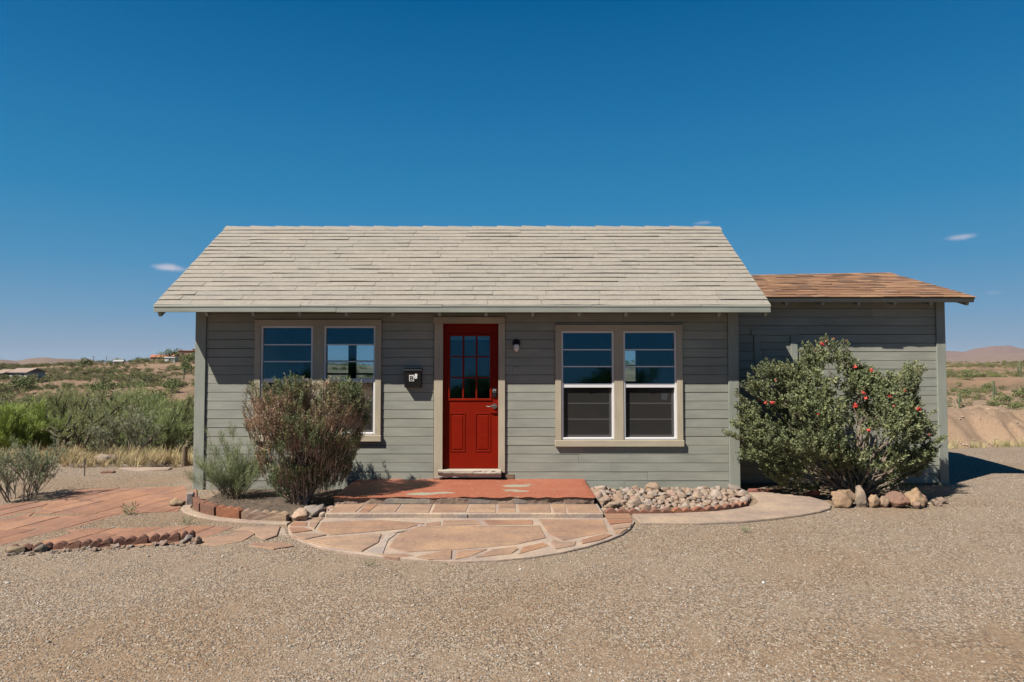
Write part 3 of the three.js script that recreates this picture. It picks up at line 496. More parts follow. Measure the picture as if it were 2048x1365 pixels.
// --- door
{
  const d = doorO, c = group('door_casing', house);
  mesh('head_casing', slab(-1.10, -0.095, 2.314, 2.404, -0.005, 0.034), mCream, c);
  mesh('side_casing', slab(-1.087, d.x0, 0.155, 2.313, -0.005, 0.029, 0.003, true), mCream, c);
  mesh('side_casing', slab(d.x1, -0.097, 0.24, 2.313, -0.005, 0.029, 0.003, true), mCream, c);
  mesh('jamb', slab(d.x0 - 0.012, d.x0 + 0.003, 0.2, 2.312, -0.11, -0.006, 0.002, true), mRed, c); mesh('jamb', slab(d.x1 - 0.003, d.x1 + 0.012, 0.2, 2.312, -0.11, -0.006, 0.002, true), mRed, c);
  mesh('head_jamb', slab(d.x0, d.x1, 2.290, 2.318, -0.11, -0.006, 0.002), mRed, c);
  // worn white threshold
  const th = new THREE.BoxGeometry(0.87, 0.10, 0.20, 40, 6, 4), p = th.attributes.position;
  for (let i = 0; i < p.count; i++) { const x = p.getX(i), y = p.getY(i), z = p.getZ(i); if (z > 0.05) p.setZ(i, z - 0.012 * smooth(0, 0.5, fbm(x * 9, y * 30, 3, 5)) - (y < 0 ? 0.025 : 0)); if (y > 0.04) p.setY(i, y - 0.02 * (z + 0.1)); }
  th.computeVertexNormals(); mesh('threshold', uvm(th).translate(-0.585, 0.233, 0.005), M([0.45, 0.40, 0.33], 0.75, bumpy(tGrain, tStoneB, 0.006)), c);
  mesh('gap_block', slab(-0.095, 0.03, 0.15, 0.215, -0.015, 0.010, 0.004), mWood, c);

  const door = tag(group('door', house), 'red door with nine small panes'), z0 = -0.075, z1 = -0.040, mid = (d.x0 + d.x1) / 2;
  const gx0 = -0.872, gx1 = -0.312, gy0 = 1.262, gy1 = 2.142;
  const leaf = pierced(d.x0 + 0.005, d.x1 - 0.005, 0.285, 2.288, [{ x0: gx0, x1: gx1, y0: gy0, y1: gy1 }], z0, z1, mRed, 'leaf', door);
  pane(door, gx0, gx1, gy0, gy1, -0.064);
  mesh('glass_trim', slab(gx0 - 0.03, gx1 + 0.03, gy0 - 0.03, gy0, z1 - 0.004, z1 + 0.012, 0.004), mRed, door); mesh('glass_trim', slab(gx0 - 0.03, gx1 + 0.03, gy1, gy1 + 0.03, z1 - 0.004, z1 + 0.012, 0.004), mRed, door);
  mesh('glass_trim', slab(gx0 - 0.03, gx0, gy0, gy1, z1 - 0.004, z1 + 0.012, 0.004), mRed, door); mesh('glass_trim', slab(gx1, gx1 + 0.03, gy0, gy1, z1 - 0.004, z1 + 0.012, 0.004), mRed, door);
  for (const k of [1, 2]) { const x = lerp(gx0, gx1, k / 3), y = lerp(gy0, gy1, k / 3); mesh('muntin', slab(x - 0.011, x + 0.011, gy0, gy1, -0.054, z1 + 0.006, 0.003), mRed, door); for (let q = 0; q < 3; q++) mesh('muntin', slab(lerp(gx0, gx1, q / 3) + 0.012, lerp(gx0, gx1, (q + 1) / 3) - 0.012, y - 0.010, y + 0.010, -0.054, z1 + 0.004, 0.003), mRed, door); }
  for (const [a, b] of [[-0.872, -0.655], [-0.515, -0.298]]) { // raised panels inside a moulded frame
    const y0 = 0.52, y1 = 1.06, pn = group('panel', door);
    for (const [xa, xb, ya, yb] of [[a, b, y1 - 0.016, y1], [a, b, y0, y0 + 0.016], [a, a + 0.016, y0 + 0.016, y1 - 0.016], [b - 0.016, b, y0 + 0.016, y1 - 0.016]]) mesh('moulding', slab(xa, xb, ya, yb, z1 - 0.002, z1 + 0.007, 0.004), mRed, pn);
    mesh('raised_field', slab(a + 0.035, b - 0.035, y0 + 0.035, y1 - 0.035, z1 - 0.008, z1 + 0.006, 0.0055), mRed, pn);
  }
  mesh('top_shade', slab(gx0 + 0.004, gx1 - 0.004, gy1 - 0.055, gy1 - 0.002, -0.0745, -0.0735, 0.0004), M([0.5, 0.5, 0.5], 0.8), door);
  const lock = mesh('lock', uvm(mergeGeometries([cbox(0.062, 0.125, 0.022, 0.012), cbox(0.048, 0.03, 0.012, 0.004).translate(0, 0.022, 0.014)])).translate(-0.245, 1.345, z1 + 0.011), mBlack, door);
  mesh('keypad', slab(-0.268, -0.222, 1.352, 1.385, z1 + 0.0275, z1 + 0.030, 0.001), M([0.55, 0.57, 0.56], 0.35), lock);
  const knob = new THREE.CylinderGeometry(0.034, 0.036, 0.016, 24).rotateX(Math.PI / 2).translate(0, 0, 0.008), lever = new GB().tube([V(0, 0, 0.012), V(0, 0, 0.05), V(-0.03, 0.002, 0.058), V(-0.085, -0.004, 0.056), V(-0.115, 0.004, 0.052)], [0.013, 0.013, 0.011, 0.009, 0.006], 10).geo(true);
  const hd = mesh('handle', uvm(knob), mSteel, door); hd.position.set(-0.245, 1.155, z1); mesh('lever', uvm(lever), mSteel, hd);
}

// --- roof
function roofFrame(y0, z0, y1, z1, sag = 0) { // eave (y0, z0) up to ridge (y1, z1)
  const L = Math.hypot(y1 - y0, z1 - z0), s = (y1 - y0) / L, c = (z0 - z1) / L;
  return { L, at: (x, d, n) => V(x, y0 + d * s + n * c, z0 - d * c + n * s) };
}
function shingleGeo(F, xa, xb, d0, d1, r, th, liftMin, liftMax, xs0, xs1) {
  const K = Math.max(2, Math.round((xb - xa) / 0.16)), b = new GB(), rows = [];
  const l0 = liftMin + (liftMax - liftMin) * Math.pow(r(), 2.1), l1 = liftMin + (liftMax - liftMin) * Math.pow(r(), 2.1), bow = (r() - 0.5) * 0.008;
  for (let k = 0; k <= K; k++) {
    const t = k / K, x = lerp(xa, xb, t), lift = lerp(l0, l1, t) + Math.max(0, vnoise(x * 5, d0 * 30)) * 0.006 + bow * Math.sin(t * Math.PI) * 0.3, e = d0 + (r() - 0.5) * 0.004 + bow * Math.sin(Math.PI * t);
    rows.push([F.at(x, e, lift + th), F.at(x, d1, 0.0015 + th * 0.25), F.at(x, e, lift), F.at(x, d1, -0.002)]);
  }
  for (let k = 0; k < K; k++) { const a = rows[k], c = rows[k + 1]; b.quad(a[0], c[0], c[1], a[1]); b.quad(a[2], c[2], c[0], a[0]); b.quad(a[2], a[3], c[3], c[2]); }
  const a = rows[0], c = rows[K]; b.quad(a[2], a[0], a[1], a[3]); b.quad(c[2], c[3], c[1], c[0]);
  const g = b.geo(); return uvm(g, r() * 5, r() * 5);
}
const RX0 = -4.77, RX1 = 3.445;
const roof = group('roof', house);
{
  const F = roofFrame(2.53, 0.472, 4.025, -1.66), r = rng(77), n = 20, ex = F.L / n; let k = 0;
  for (let row = 0; row < n; row++) {
    let x = RX0 - r() * 0.6;
    while (x < RX1 - 0.01) {
      const w = 0.72 + r() * 0.16, xa = Math.max(RX0, x), xb = Math.min(RX1, x + w - 0.004);
      if (xb - xa > 0.05) { mesh(k ? 'shingle_' + String(k).padStart(3, '0') : 'shingle', shingleGeo(F, xa + (xa === RX0 ? (r() - 0.5) * 0.012 : 0), xb, row * ex - (row ? 0 : 0.006), Math.min(F.L, (row + 1) * ex + 0.02), r, 0.0055, 0.0045, row ? 0.014 : 0.006), mShingle[Math.floor(r() * 4)], roof); k++; }
      x += w;
    }
  }
  // ridge caps, each lapping the next
  const B = roofFrame(2.535, -3.82, 4.025, -1.66), nc = 20, cw = (RX1 - RX0) / nc;
  for (let i = 0; i < nc; i++) {
    const xa = RX0 + i * cw, xb = xa + cw + 0.03, b = new GB(), h0 = 0.021 + r() * 0.008, h1 = 0.008, P3 = (x, side, n) => side ? F.at(x, F.L - 0.135, n) : V(x, F.at(x, F.L - 0.135, n).y, -1.66 - (F.at(x, F.L - 0.135, n).z + 1.66));
    const q = (x, h) => { const t = x === xa ? h0 : h1; return [P3(x, 1, t * 0.6 + h), V(x, 4.025 + t + h + 0.004, -1.66), P3(x, 0, t * 0.6 + h)]; };
    const A = q(xa, 0), C = q(xb, 0), D = q(xa, -0.008), E = q(xb, -0.008);
    b.quad(A[0], C[0], C[1], A[1]).quad(A[1], C[1], C[2], A[2]).quad(D[0], D[1], E[1], E[0]).quad(D[1], D[2], E[2], E[1]).quad(D[0], E[0], C[0], A[0]).quad(D[0], A[0], A[1], D[1]).quad(D[1], A[1], A[2], D[2]).quad(E[0], E[1], C[1], C[0]).quad(E[1], E[2], C[2], C[1]);
    mesh(i ? 'ridge_cap_' + String(i).padStart(3, '0') : 'ridge_cap', uvm(b.geo(), r() * 5, r() * 5), mShingle[Math.floor(r() * 4)], roof);
  }
  // deck, front and back
  const deck = (zs) => { const b = new GB(), X = [RX0 + 0.012, RX1 - 0.012], pt = (x, d, n, s) => { const p = F.at(x, d, n); return s ? p : V(p.x, p.y, -3.32 - p.z); }; for (const s of zs) { const [a, c] = X; const q = [[0.0, -0.003], [F.L, -0.003], [F.L, -0.045], [0.0, -0.045]]; for (let i = 0; i < 4; i++) { const j = (i + 1) % 4; b.quad(pt(a, q[i][0], q[i][1], s), pt(c, q[i][0], q[i][1], s), pt(c, q[j][0], q[j][1], s), pt(a, q[j][0], q[j][1], s)); } for (const x of X) b.quad(...q.map((w) => pt(x, w[0], w[1], s))); } return uvm(b.geo()); };
  mesh('roof_deck', deck([1]), mSidingTrim, roof); mesh('rear_slope', deck([0]), mShingle[0], roof);
  // fascia, drip strip, rafter tails
  mesh('fascia', slab(RX0 + 0.004, -2.34, 2.437, 2.512, 0.455, 0.484, 0.003), mSidingTrim, roof); mesh('fascia', slab(-2.337, RX1 - 0.004, 2.432, 2.510, 0.455, 0.484, 0.003), mSidingTrim, roof);
  const r2 = rng(5); let fx = RX0;
  while (fx < RX1 - 0.05) { const w = Math.min(1.2 + r2() * 1.1, RX1 - fx); const g = cbox(w - 0.006, 0.024, 0.012, 0.003); g.rotateZ((r2() - 0.5) * 0.007).rotateX(0.25 * r2()); mesh('drip_strip', uvm(g).translate(fx + w / 2, 2.518, 0.486), M([0.34, 0.355, 0.31], 0.55), roof); fx += w; }
  for (let i = 0; i < 14; i++) { const x = -4.70 + i * 0.622; const g = cbox(0.045, 0.09, 0.62, 0.004); g.rotateX(0.604).translate(x, 2.592, 0.205); mesh(i ? 'rafter_' + String(i).padStart(3, '0') : 'rafter', uvm(g), mSidingTrim, roof); }
}

// --- annex
const AX1 = 6.40, AZ = -0.5;
const annex = mesh('annex_wall', slab(3.175, AX1 - 0.02, 0.0, 2.74, AZ - 0.12, AZ - 0.022), mSheath, house);
const vent = { x0: 3.575, x1: 4.215, y0: 1.755, y1: 2.25 };
boards(annex, 3.18, AX1 - 0.13, 0.0, 2.74, [vent], AZ, 0.1285, 23);
mesh('annex_corner_board', slab(AX1 - 0.132, AX1, -0.02, 2.72, AZ - 0.10, AZ + 0.022, 0.004, true), mSidingTrim, house);
mesh('annex_side_wall', slab(AX1 - 0.12, AX1 - 0.004, 0.0, 2.74, -4.1, AZ - 0.121), mSiding[1], house);
mesh('annex_rear_wall', slab(3.175, AX1 - 0.121, 0.0, 2.74, -4.1, -4.0), mSiding[2], house);
mesh('annex_foundation', slab(3.21, AX1 - 0.03, -0.3, -0.003, -4.05, AZ - 0.03, 0.01), mConcrete, house);
{
  const g = group('vent_frame', house), f = 0.10;
  mesh('head', slab(vent.x0 - 0.04, vent.x1 + 0.04, vent.y1 - 0.075, vent.y1 + 0.01, AZ - 0.005, AZ + 0.026), mSidingTrim, g);
  mesh('stile', slab(vent.x0, vent.x0 + f, vent.y0, vent.y1 - 0.076, AZ - 0.005, AZ + 0.020, 0.003, true), mSidingTrim, g); mesh('stile', slab(vent.x1 - f, vent.x1, vent.y0, vent.y1 - 0.076, AZ - 0.005, AZ + 0.020, 0.003, true), mSidingTrim, g);
  mesh('rail', slab(vent.x0 + f, vent.x1 - f, vent.y0, vent.y0 + 0.10, AZ - 0.005, AZ + 0.019), mSidingTrim, g);
  for (let k = 0; k < 3; k++) { const h = (vent.y1 - 0.076 - vent.y0 - 0.10) / 3, y = vent.y0 + 0.10 + k * h; mesh('cover_board', slab(vent.x0 + f + 0.003, vent.x1 - f - 0.003, y + 0.002, y + h - 0.002, AZ - 0.02, AZ + 0.004), mSiding[k], g); }
}
const annexRoof = group('annex_roof', house);
{
  const EX1 = 6.64, EX0 = 3.19, F0 = roofFrame(2.705, -0.17, 3.335, -2.30), r = rng(78), n = 15, ex = F0.L / n;
  const F = { L: F0.L, at: (x, d, nn) => { const p = F0.at(x, d, nn); p.y += (x - 5.2) * 0.018 * d / F0.L; return p; } }; let k = 0;
  for (let row = 0; row < n; row++) {
    let x = EX0 - r() * 0.3;
    while (x < EX1 - 0.01) {
      const w = 0.17 + r() * 0.22, xa = Math.max(EX0, x), xb = Math.min(EX1, x + w - 0.003);
      if (xb - xa > 0.04) { mesh(k ? 'shingle_' + String(k).padStart(3, '0') : 'shingle', shingleGeo(F, xa, xb, row * ex - (row ? 0 : 0.02) - (r() < 0.4 ? 0.012 : 0), Math.min(F.L, (row + 1) * ex + 0.03), r, 0.005, 0.0035, 0.010), mBrownShingle[Math.floor(r() * 5)], annexRoof); k++; }
      x += w;
    }
  }
  const b = new GB(), X = [3.185, EX1 - 0.015], pt = (x, d, nn, s) => { const p = F.at(x, d, nn); return s ? p : V(p.x, p.y, -4.60 - p.z); };
  for (const s of [1, 0]) { const q = [[0, -0.022], [F.L, -0.022], [F.L, -0.06], [0, -0.06]]; for (let i = 0; i < 4; i++) { const j = (i + 1) % 4; b.quad(pt(X[0], q[i][0], q[i][1], s), pt(X[1], q[i][0], q[i][1], s), pt(X[1], q[j][0], q[j][1], s), pt(X[0], q[j][0], q[j][1], s)); } for (const x of X) b.quad(...q.map((w) => pt(x, w[0], w[1], s))); }
  mesh('roof_deck', uvm(b.geo()), mSidingTrim, annexRoof);
  mesh('upper_fascia', slab(3.45, EX1 - 0.004, 2.676, 2.712, -0.205, -0.180, 0.003), M([0.11, 0.115, 0.10], 0.8, bumpy(tGrain, tGrainB, 0.003)), annexRoof);
  mesh('fascia', slab(3.45, EX1 - 0.012, 2.632, 2.675, -0.215, -0.190, 0.003), mSidingTrim, annexRoof);
  mesh('gable', uvm(new THREE.ExtrudeGeometry(new THREE.Shape([[0.52, 2.70], [4.08, 2.70], [2.30, 3.25]].map((p) => new THREE.Vector2(...p))), { depth: 0.1, bevelEnabled: false }).rotateY(Math.PI / 2).translate(AX1 - 0.11, 0, 0)), mSiding[0], annexRoof);
  for (let i = 0; i < 6; i++) { const g = cbox(0.045, 0.09, 0.42, 0.004); g.rotateX(0.30).translate(3.95 + i * 0.52, 2.694, -0.41); mesh(i ? 'rafter_' + String(i).padStart(3, '0') : 'rafter', uvm(g), mSidingTrim, annexRoof); }
}
mesh('outlet_box', slab(0.015, 0.085, 1.625, 1.705, -0.002, 0.012, 0.003), mSiding[1], house);

// ------------------------------------------------------------------ things on the wall
{
  const g = tag(group('mailbox'), 'black metal mailbox marked B 8 on the wall beside the door', 'mailbox');
  const sh = new THREE.Shape([[0, 0], [0.085, 0.0], [0.115, 0.22], [0, 0.235]].map((p) => new THREE.Vector2(...p)));
  const body = new THREE.ExtrudeGeometry(sh, { depth: 0.225, bevelEnabled: true, bevelSize: 0.004, bevelThickness: 0.004, bevelSegments: 2 }).rotateY(-Math.PI / 2).translate(0.1125, 0, 0.004);
  mesh('box', uvm(body), mBlack, g);
  mesh('lid', uvm(cbox(0.262, 0.016, 0.130, 0.005)).rotateX(0.12).translate(0, 0.243, 0.064), mBlack, g);
  mesh('lid_lip', uvm(cbox(0.262, 0.016, 0.006, 0.002)).translate(0, 0.229, 0.127), mBlack, g);
  // the printed tile and figures, facing forward on the sloping front
  const face = (geo, x, y) => geo.rotateX(0.135 - 0.0).translate(x, y, 0.085 + (y / 0.22) * 0.030 + 0.0115);
  const B = new THREE.Shape(); B.moveTo(-0.020, -0.026); B.lineTo(-0.020, 0.026); B.lineTo(0.004, 0.026); B.quadraticCurveTo(0.019, 0.026, 0.019, 0.0135); B.quadraticCurveTo(0.019, 0.004, 0.011, 0.0015); B.quadraticCurveTo(0.021, -0.001, 0.021, -0.0125); B.quadraticCurveTo(0.021, -0.026, 0.005, -0.026); B.closePath();
  for (const [y0, y1] of [[0.0065, 0.0175], [-0.018, -0.0055]]) { const h = new THREE.Path(); h.moveTo(-0.0095, y0); h.lineTo(0.003, y0); h.quadraticCurveTo(0.0095, y0, 0.0095, (y0 + y1) / 2); h.quadraticCurveTo(0.0095, y1, 0.003, y1); h.lineTo(-0.0095, y1); h.closePath(); B.holes.push(h); }
  mesh('letter_tile', face(uvm(cbox(0.066, 0.086, 0.002, 0.0005)), -0.012, 0.126), mWhitePrint, g);
  mesh('letter_b', face(uvm(new THREE.ExtrudeGeometry(B, { depth: 0.0015, bevelEnabled: false })).scale(1.15, 1.2, 1).translate(0, 0, 0.0015), -0.012, 0.126), mBlack, g);
  const eight = mergeGeometries([new THREE.TorusGeometry(0.0100, 0.0062, 6, 20).scale(1, 1, 0.25).translate(0.0, 0.0145, 0), new THREE.TorusGeometry(0.0122, 0.0066, 6, 20).scale(1, 1, 0.25).translate(-0.0015, -0.0125, 0)]);
  mesh('figure_eight', face(uvm(eight).scale(1.2, 1.15, 1).rotateZ(-0.10), 0.050, 0.150), mWhitePrint, g);
  g.position.set(-1.375, 1.425, 0.0);
}
{
  const g = tag(group('wall_lamp'), 'small jar style porch lamp with a black base on the wall', 'lamp');
  mesh('base', uvm(new THREE.LatheGeometry([[0, 0], [0.056, 0], [0.056, 0.012], [0.046, 0.028], [0.02, 0.034], [0, 0.034]].map((p) => new THREE.Vector2(...p)), 24).rotateX(Math.PI / 2).translate(0, 0.02, 0)), mBlack, g);
  const arm = new GB().tube([V(0, 0.02, 0.03), V(0, 0.035, 0.075), V(0, 0.02, 0.105), V(0, -0.005, 0.11)], [0.02, 0.022, 0.03, 0.036], 12).geo(true);
  mesh('socket', uvm(arm), mBlack, g);
  mesh('jar', uvm(new THREE.LatheGeometry([[0.030, 0], [0.036, -0.012], [0.038, -0.05], [0.030, -0.082], [0.012, -0.096], [0, -0.098]].map((p) => new THREE.Vector2(...p)), 20).translate(0, -0.004, 0.11)), M([0.62, 0.58, 0.54], 0.25), g);
  g.position.set(0.062, 2.02, 0.002);
}
// ------------------------------------------------------------------ edging, rocks and loose things round the house
function scallopGeo(len, h, th, n, dip = 0.03) {
  const sh = new THREE.Shape(), w = len / n; sh.moveTo(0, 0); sh.lineTo(0, h - dip);
  for (let k = 0; k < n; k++) for (let i = 1; i <= 6; i++) { const t = i / 6; sh.lineTo(k * w + t * w, h - dip + dip * Math.sin(Math.PI * t)); }
  sh.lineTo(len, 0); sh.closePath();
  const g = new THREE.ExtrudeGeometry(sh, { depth: th, bevelEnabled: true, bevelSize: 0.007, bevelThickness: 0.007, bevelOffset: -0.007, bevelSegments: 2, curveSegments: 4 });
  const p = g.attributes.position; for (let i = 0; i < p.count; i++) { const x = p.getX(i), y = p.getY(i), z = p.getZ(i), k = 0.004; p.setXYZ(i, x + k * vnoise(y * 30, z * 30, x * 20), y + k * vnoise(x * 30, z * 30, 2.2), z + k * vnoise(x * 25, y * 25, 5.1)); }
  g.computeVertexNormals(); return uvm(g.translate(0, 0, -th / 2), R0() * 4, R0() * 4);
}
function along(pts, lens, gap, put) { // walk a polyline and place pieces of the given lengths
  let seg = 0, t = 0; const step = (d) => { while (seg < pts.length - 1) { const [a, b] = [pts[seg], pts[seg + 1]], l = Math.hypot(b[0] - a[0], b[1] - a[1]); if (t + d <= l) { t += d; return [lerp(a[0], b[0], t / l), lerp(a[1], b[1], t / l)]; } d -= l - t; t = 0; seg++; } return pts[pts.length - 1]; };
  let p = step(0); lens.forEach((l, k) => { const q = step(l); put(p, q, k); p = step(gap); });
}
const edgeWords = ['first', 'second', 'third', 'fourth', 'fifth', 'sixth', 'seventh', 'eighth', 'ninth', 'tenth'];
{ // low red edging between the paving and the drive
  const lens = [0.21, 0.16, 0.23, 0.26, 0.30, 0.27, 0.22];
  along([[-4.70, 2.98], [-4.30, 2.90], [-3.95, 2.82], [-3.60, 2.70], [-3.16, 2.54]], lens, 0.008, (p, q, k) => {
    const n = lens[k] > 0.24 ? 3 : 2, m = mesh('edging_block', scallopGeo(Math.hypot(q[0] - p[0], q[1] - p[1]), 0.115 + 0.012 * k / 3, 0.06, n, 0.032), mTerra[k % 3]);
    m.position.set(p[0], -0.055, p[1]); m.rotation.y = Math.atan2(-(q[1] - p[1]), q[0] - p[0]) + (hash3(k, 2, 2) - 0.5) * 0.08; m.rotation.x = (hash3(k, 5, 2) - 0.5) * 0.2;
    tag(m, 'red scalloped edging block along the plank paving, ' + edgeWords[k] + ' from the left', 'edging', 'edging blocks along the paving');
  });
}
{ // round the rock bed
  const lens = [0.26, 0.25, 0.26, 0.25, 0.17, 0.25, 0.25, 0.22];
  along([[1.10, 1.40], [1.60, 1.42], [1.95, 1.375], [2.25, 1.305], [2.55, 1.20], [2.80, 1.06], [3.0, 0.87], [3.08, 0.70]], lens, 0.006, (p, q, k) => {
    const m = mesh('edging_block', scallopGeo(Math.hypot(q[0] - p[0], q[1] - p[1]), 0.098, 0.05, k === 4 ? 1 : 2, 0.035), k === 3 || k === 4 ? M([0.29, 0.125, 0.066], 0.9, bumpy(tStone, tStoneB, 0.005)) : mTerra[(k + 1) % 3]);
    m.position.set(p[0], -0.045, p[1]); m.rotation.y = Math.atan2(-(q[1] - p[1]), q[0] - p[0]); m.rotation.x = (hash3(k, 7, 2) - 0.5) * 0.12;
    tag(m, 'rounded terracotta edging block round the rock bed, ' + edgeWords[k] + ' from the steps', 'edging', 'edging blocks round the rock bed');
  });
}
{ // planter edging under the twiggy shrub
  const list = [[[-3.86, 1.10], [-3.69, 1.30], 0.20, 3, mTerra[2], 'tall red scalloped planter edging at the corner of the house'], [[-3.67, 1.32], [-3.42, 1.50], 0.20, 3, mTerra[0], 'dusty red planter edging with a chipped end'], [[-3.39, 1.53], [-3.07, 1.65], 0.185, 3, M([0.29, 0.115, 0.055], 0.9, bumpy(tStone, tStoneB, 0.006)), 'bright orange scalloped planter edging in the planter row'], [[-3.05, 1.665], [-2.50, 1.77], 0.165, 5, M([0.35, 0.255, 0.175], 0.9, bumpy(tStone, tStoneB, 0.007)), 'long pale scalloped planter edging in front of the twiggy shrub']];
  for (const [p, q, h, n, m, label] of list) { const o = mesh('planter_edging', scallopGeo(Math.hypot(q[0] - p[0], q[1] - p[1]), h, 0.055, n, 0.028), m); o.position.set(p[0], -0.06, p[1]); o.rotation.y = Math.atan2(-(q[1] - p[1]), q[0] - p[0]); o.rotation.x = 0.10; tag(o, label, 'edging', 'planter edging blocks'); }
  // cast concrete kerb outside it
  const c = [[-4.02, 0.92], [-3.96, 1.15], [-3.82, 1.36], [-3.60, 1.55], [-3.30, 1.72], [-2.95, 1.84], [-2.62, 1.90], [-2.44, 1.92]], w = 0.11, L = [], Rr = [];
  c.forEach((p, i) => { const a = c[Math.max(0, i - 1)], b = c[Math.min(c.length - 1, i + 1)], l = Math.hypot(b[0] - a[0], b[1] - a[1]), nx = (b[1] - a[1]) / l, nz = -(b[0] - a[0]) / l; L.push([p[0] + nx * w / 2, p[1] + nz * w / 2]); Rr.push([p[0] - nx * w / 2, p[1] - nz * w / 2]); });
  tag(mesh('kerb', extruded([...L, ...Rr.reverse()], -0.10, 0.012, 0.014), mPaleConcrete), 'pale curved concrete kerb round the planter', null, null, 'structure');
  const soil = extruded([[-4.0, 0.03], [-2.2, 0.03], [-2.2, 1.2], [-2.35, 1.78], [-2.95, 1.72], [-3.45, 1.50], [-3.85, 1.1]], -0.1, 0.02, 0.03);
  tag(mesh('planter_soil', soil, M([0.10, 0.075, 0.05], 1, bumpy(tStone, tRough, 0.03))), 'dark litter covered soil of the planter', null, null, 'structure');
}
function rock(name, label, category, grp, seed, [x, z], [sx, sy, sz], mat, sink = 0.25, y = null, turn = 0) {
  const m = mesh(name, stoneGeo(seed, sx, sy, sz, 0.22, Math.max(sx, sy) > 0.09 ? 4 : 3, Math.max(sx, sy) > 0.09 ? 0.22 : 0.12), mat); m.position.set(x, (y ?? groundY(x, z)) + sy * (1 - sink) * 0.8, z); m.rotation.y = turn; return tag(m, label, category, grp);
}
{ // rocks that hold the flower shrub's bed
  const mk = (c) => M(c, 0.9, bumpy(tStone, tRough, 0.012));
  const L = [[[4.10, 0.98], [0.165, 0.145, 0.13], [0.30, 0.205, 0.125], 'large rough brown boulder at the end of the walkway'], [[4.31, 1.00], [0.085, 0.145, 0.09], [0.34, 0.28, 0.20], 'tall smooth pale upright rock beside the rough boulder'], [[4.455, 1.03], [0.065, 0.09, 0.07], [0.31, 0.225, 0.15], 'small square tan rock in the rock row'], [[4.575, 1.02], [0.06, 0.095, 0.07], [0.33, 0.24, 0.165], 'small wedge shaped tan rock in the rock row'], [[4.76, 1.00], [0.135, 0.105, 0.10], [0.255, 0.15, 0.10], 'long reddish block shaped rock in the rock row'], [[4.985, 0.97], [0.125, 0.135, 0.11], [0.335, 0.235, 0.14], 'round golden rock at the end of the rock row'], [[4.95, 1.09], [0.06, 0.055, 0.05], [0.31, 0.22, 0.15], 'small rock leaning against the round golden rock'], [[5.14, 0.86], [0.085, 0.09, 0.08], [0.27, 0.16, 0.12], 'pinkish rock in the shade behind the round golden rock'], [[5.29, 0.93], [0.075, 0.05, 0.06], [0.34, 0.26, 0.19], 'flat tan rock beyond the round golden rock'], [[5.44, 0.80], [0.06, 0.045, 0.055], [0.26, 0.20, 0.15], 'last small rock towards the annex corner']];
  L.forEach(([p, s, c, label], k) => rock('border_rock', label, 'rock', 'rocks round the flower shrub', 20 + k, p, s, mk(c), 0.15, null, k * 1.3));
  const br = (x, z, y, ry, rz, c, label) => { const g = cbox(0.20, 0.065, 0.095, 0.006), p = g.attributes.position; for (let i = 0; i < p.count; i++) p.setY(i, p.getY(i) + 0.003 * vnoise(p.getX(i) * 40, p.getZ(i) * 40)); const m = mesh('brick', uvm(g), M(c, 0.9, bumpy(tStone, tRough, 0.006))); m.position.set(x, y, z); m.rotation.set(0, ry, rz); tag(m, label, 'brick', 'loose bricks round the house'); };
  br(3.36, 0.10, -0.005, 0.05, 0.02, [0.30, 0.12, 0.085], 'pale red brick lying at the corner where the annex begins'); br(3.59, 0.12, -0.01, -0.1, -0.02, [0.28, 0.075, 0.035], 'orange red brick lying beside the pale red brick');
  br(3.98, 0.40, 0.02, -0.55, 0.35, [0.31, 0.085, 0.045], 'tilted orange brick under the flower shrub'); br(-6.53, -1.47, -0.02, 0.1, 0, [0.20, 0.08, 0.05], 'dark brick lying at the far edge of the yard');
}
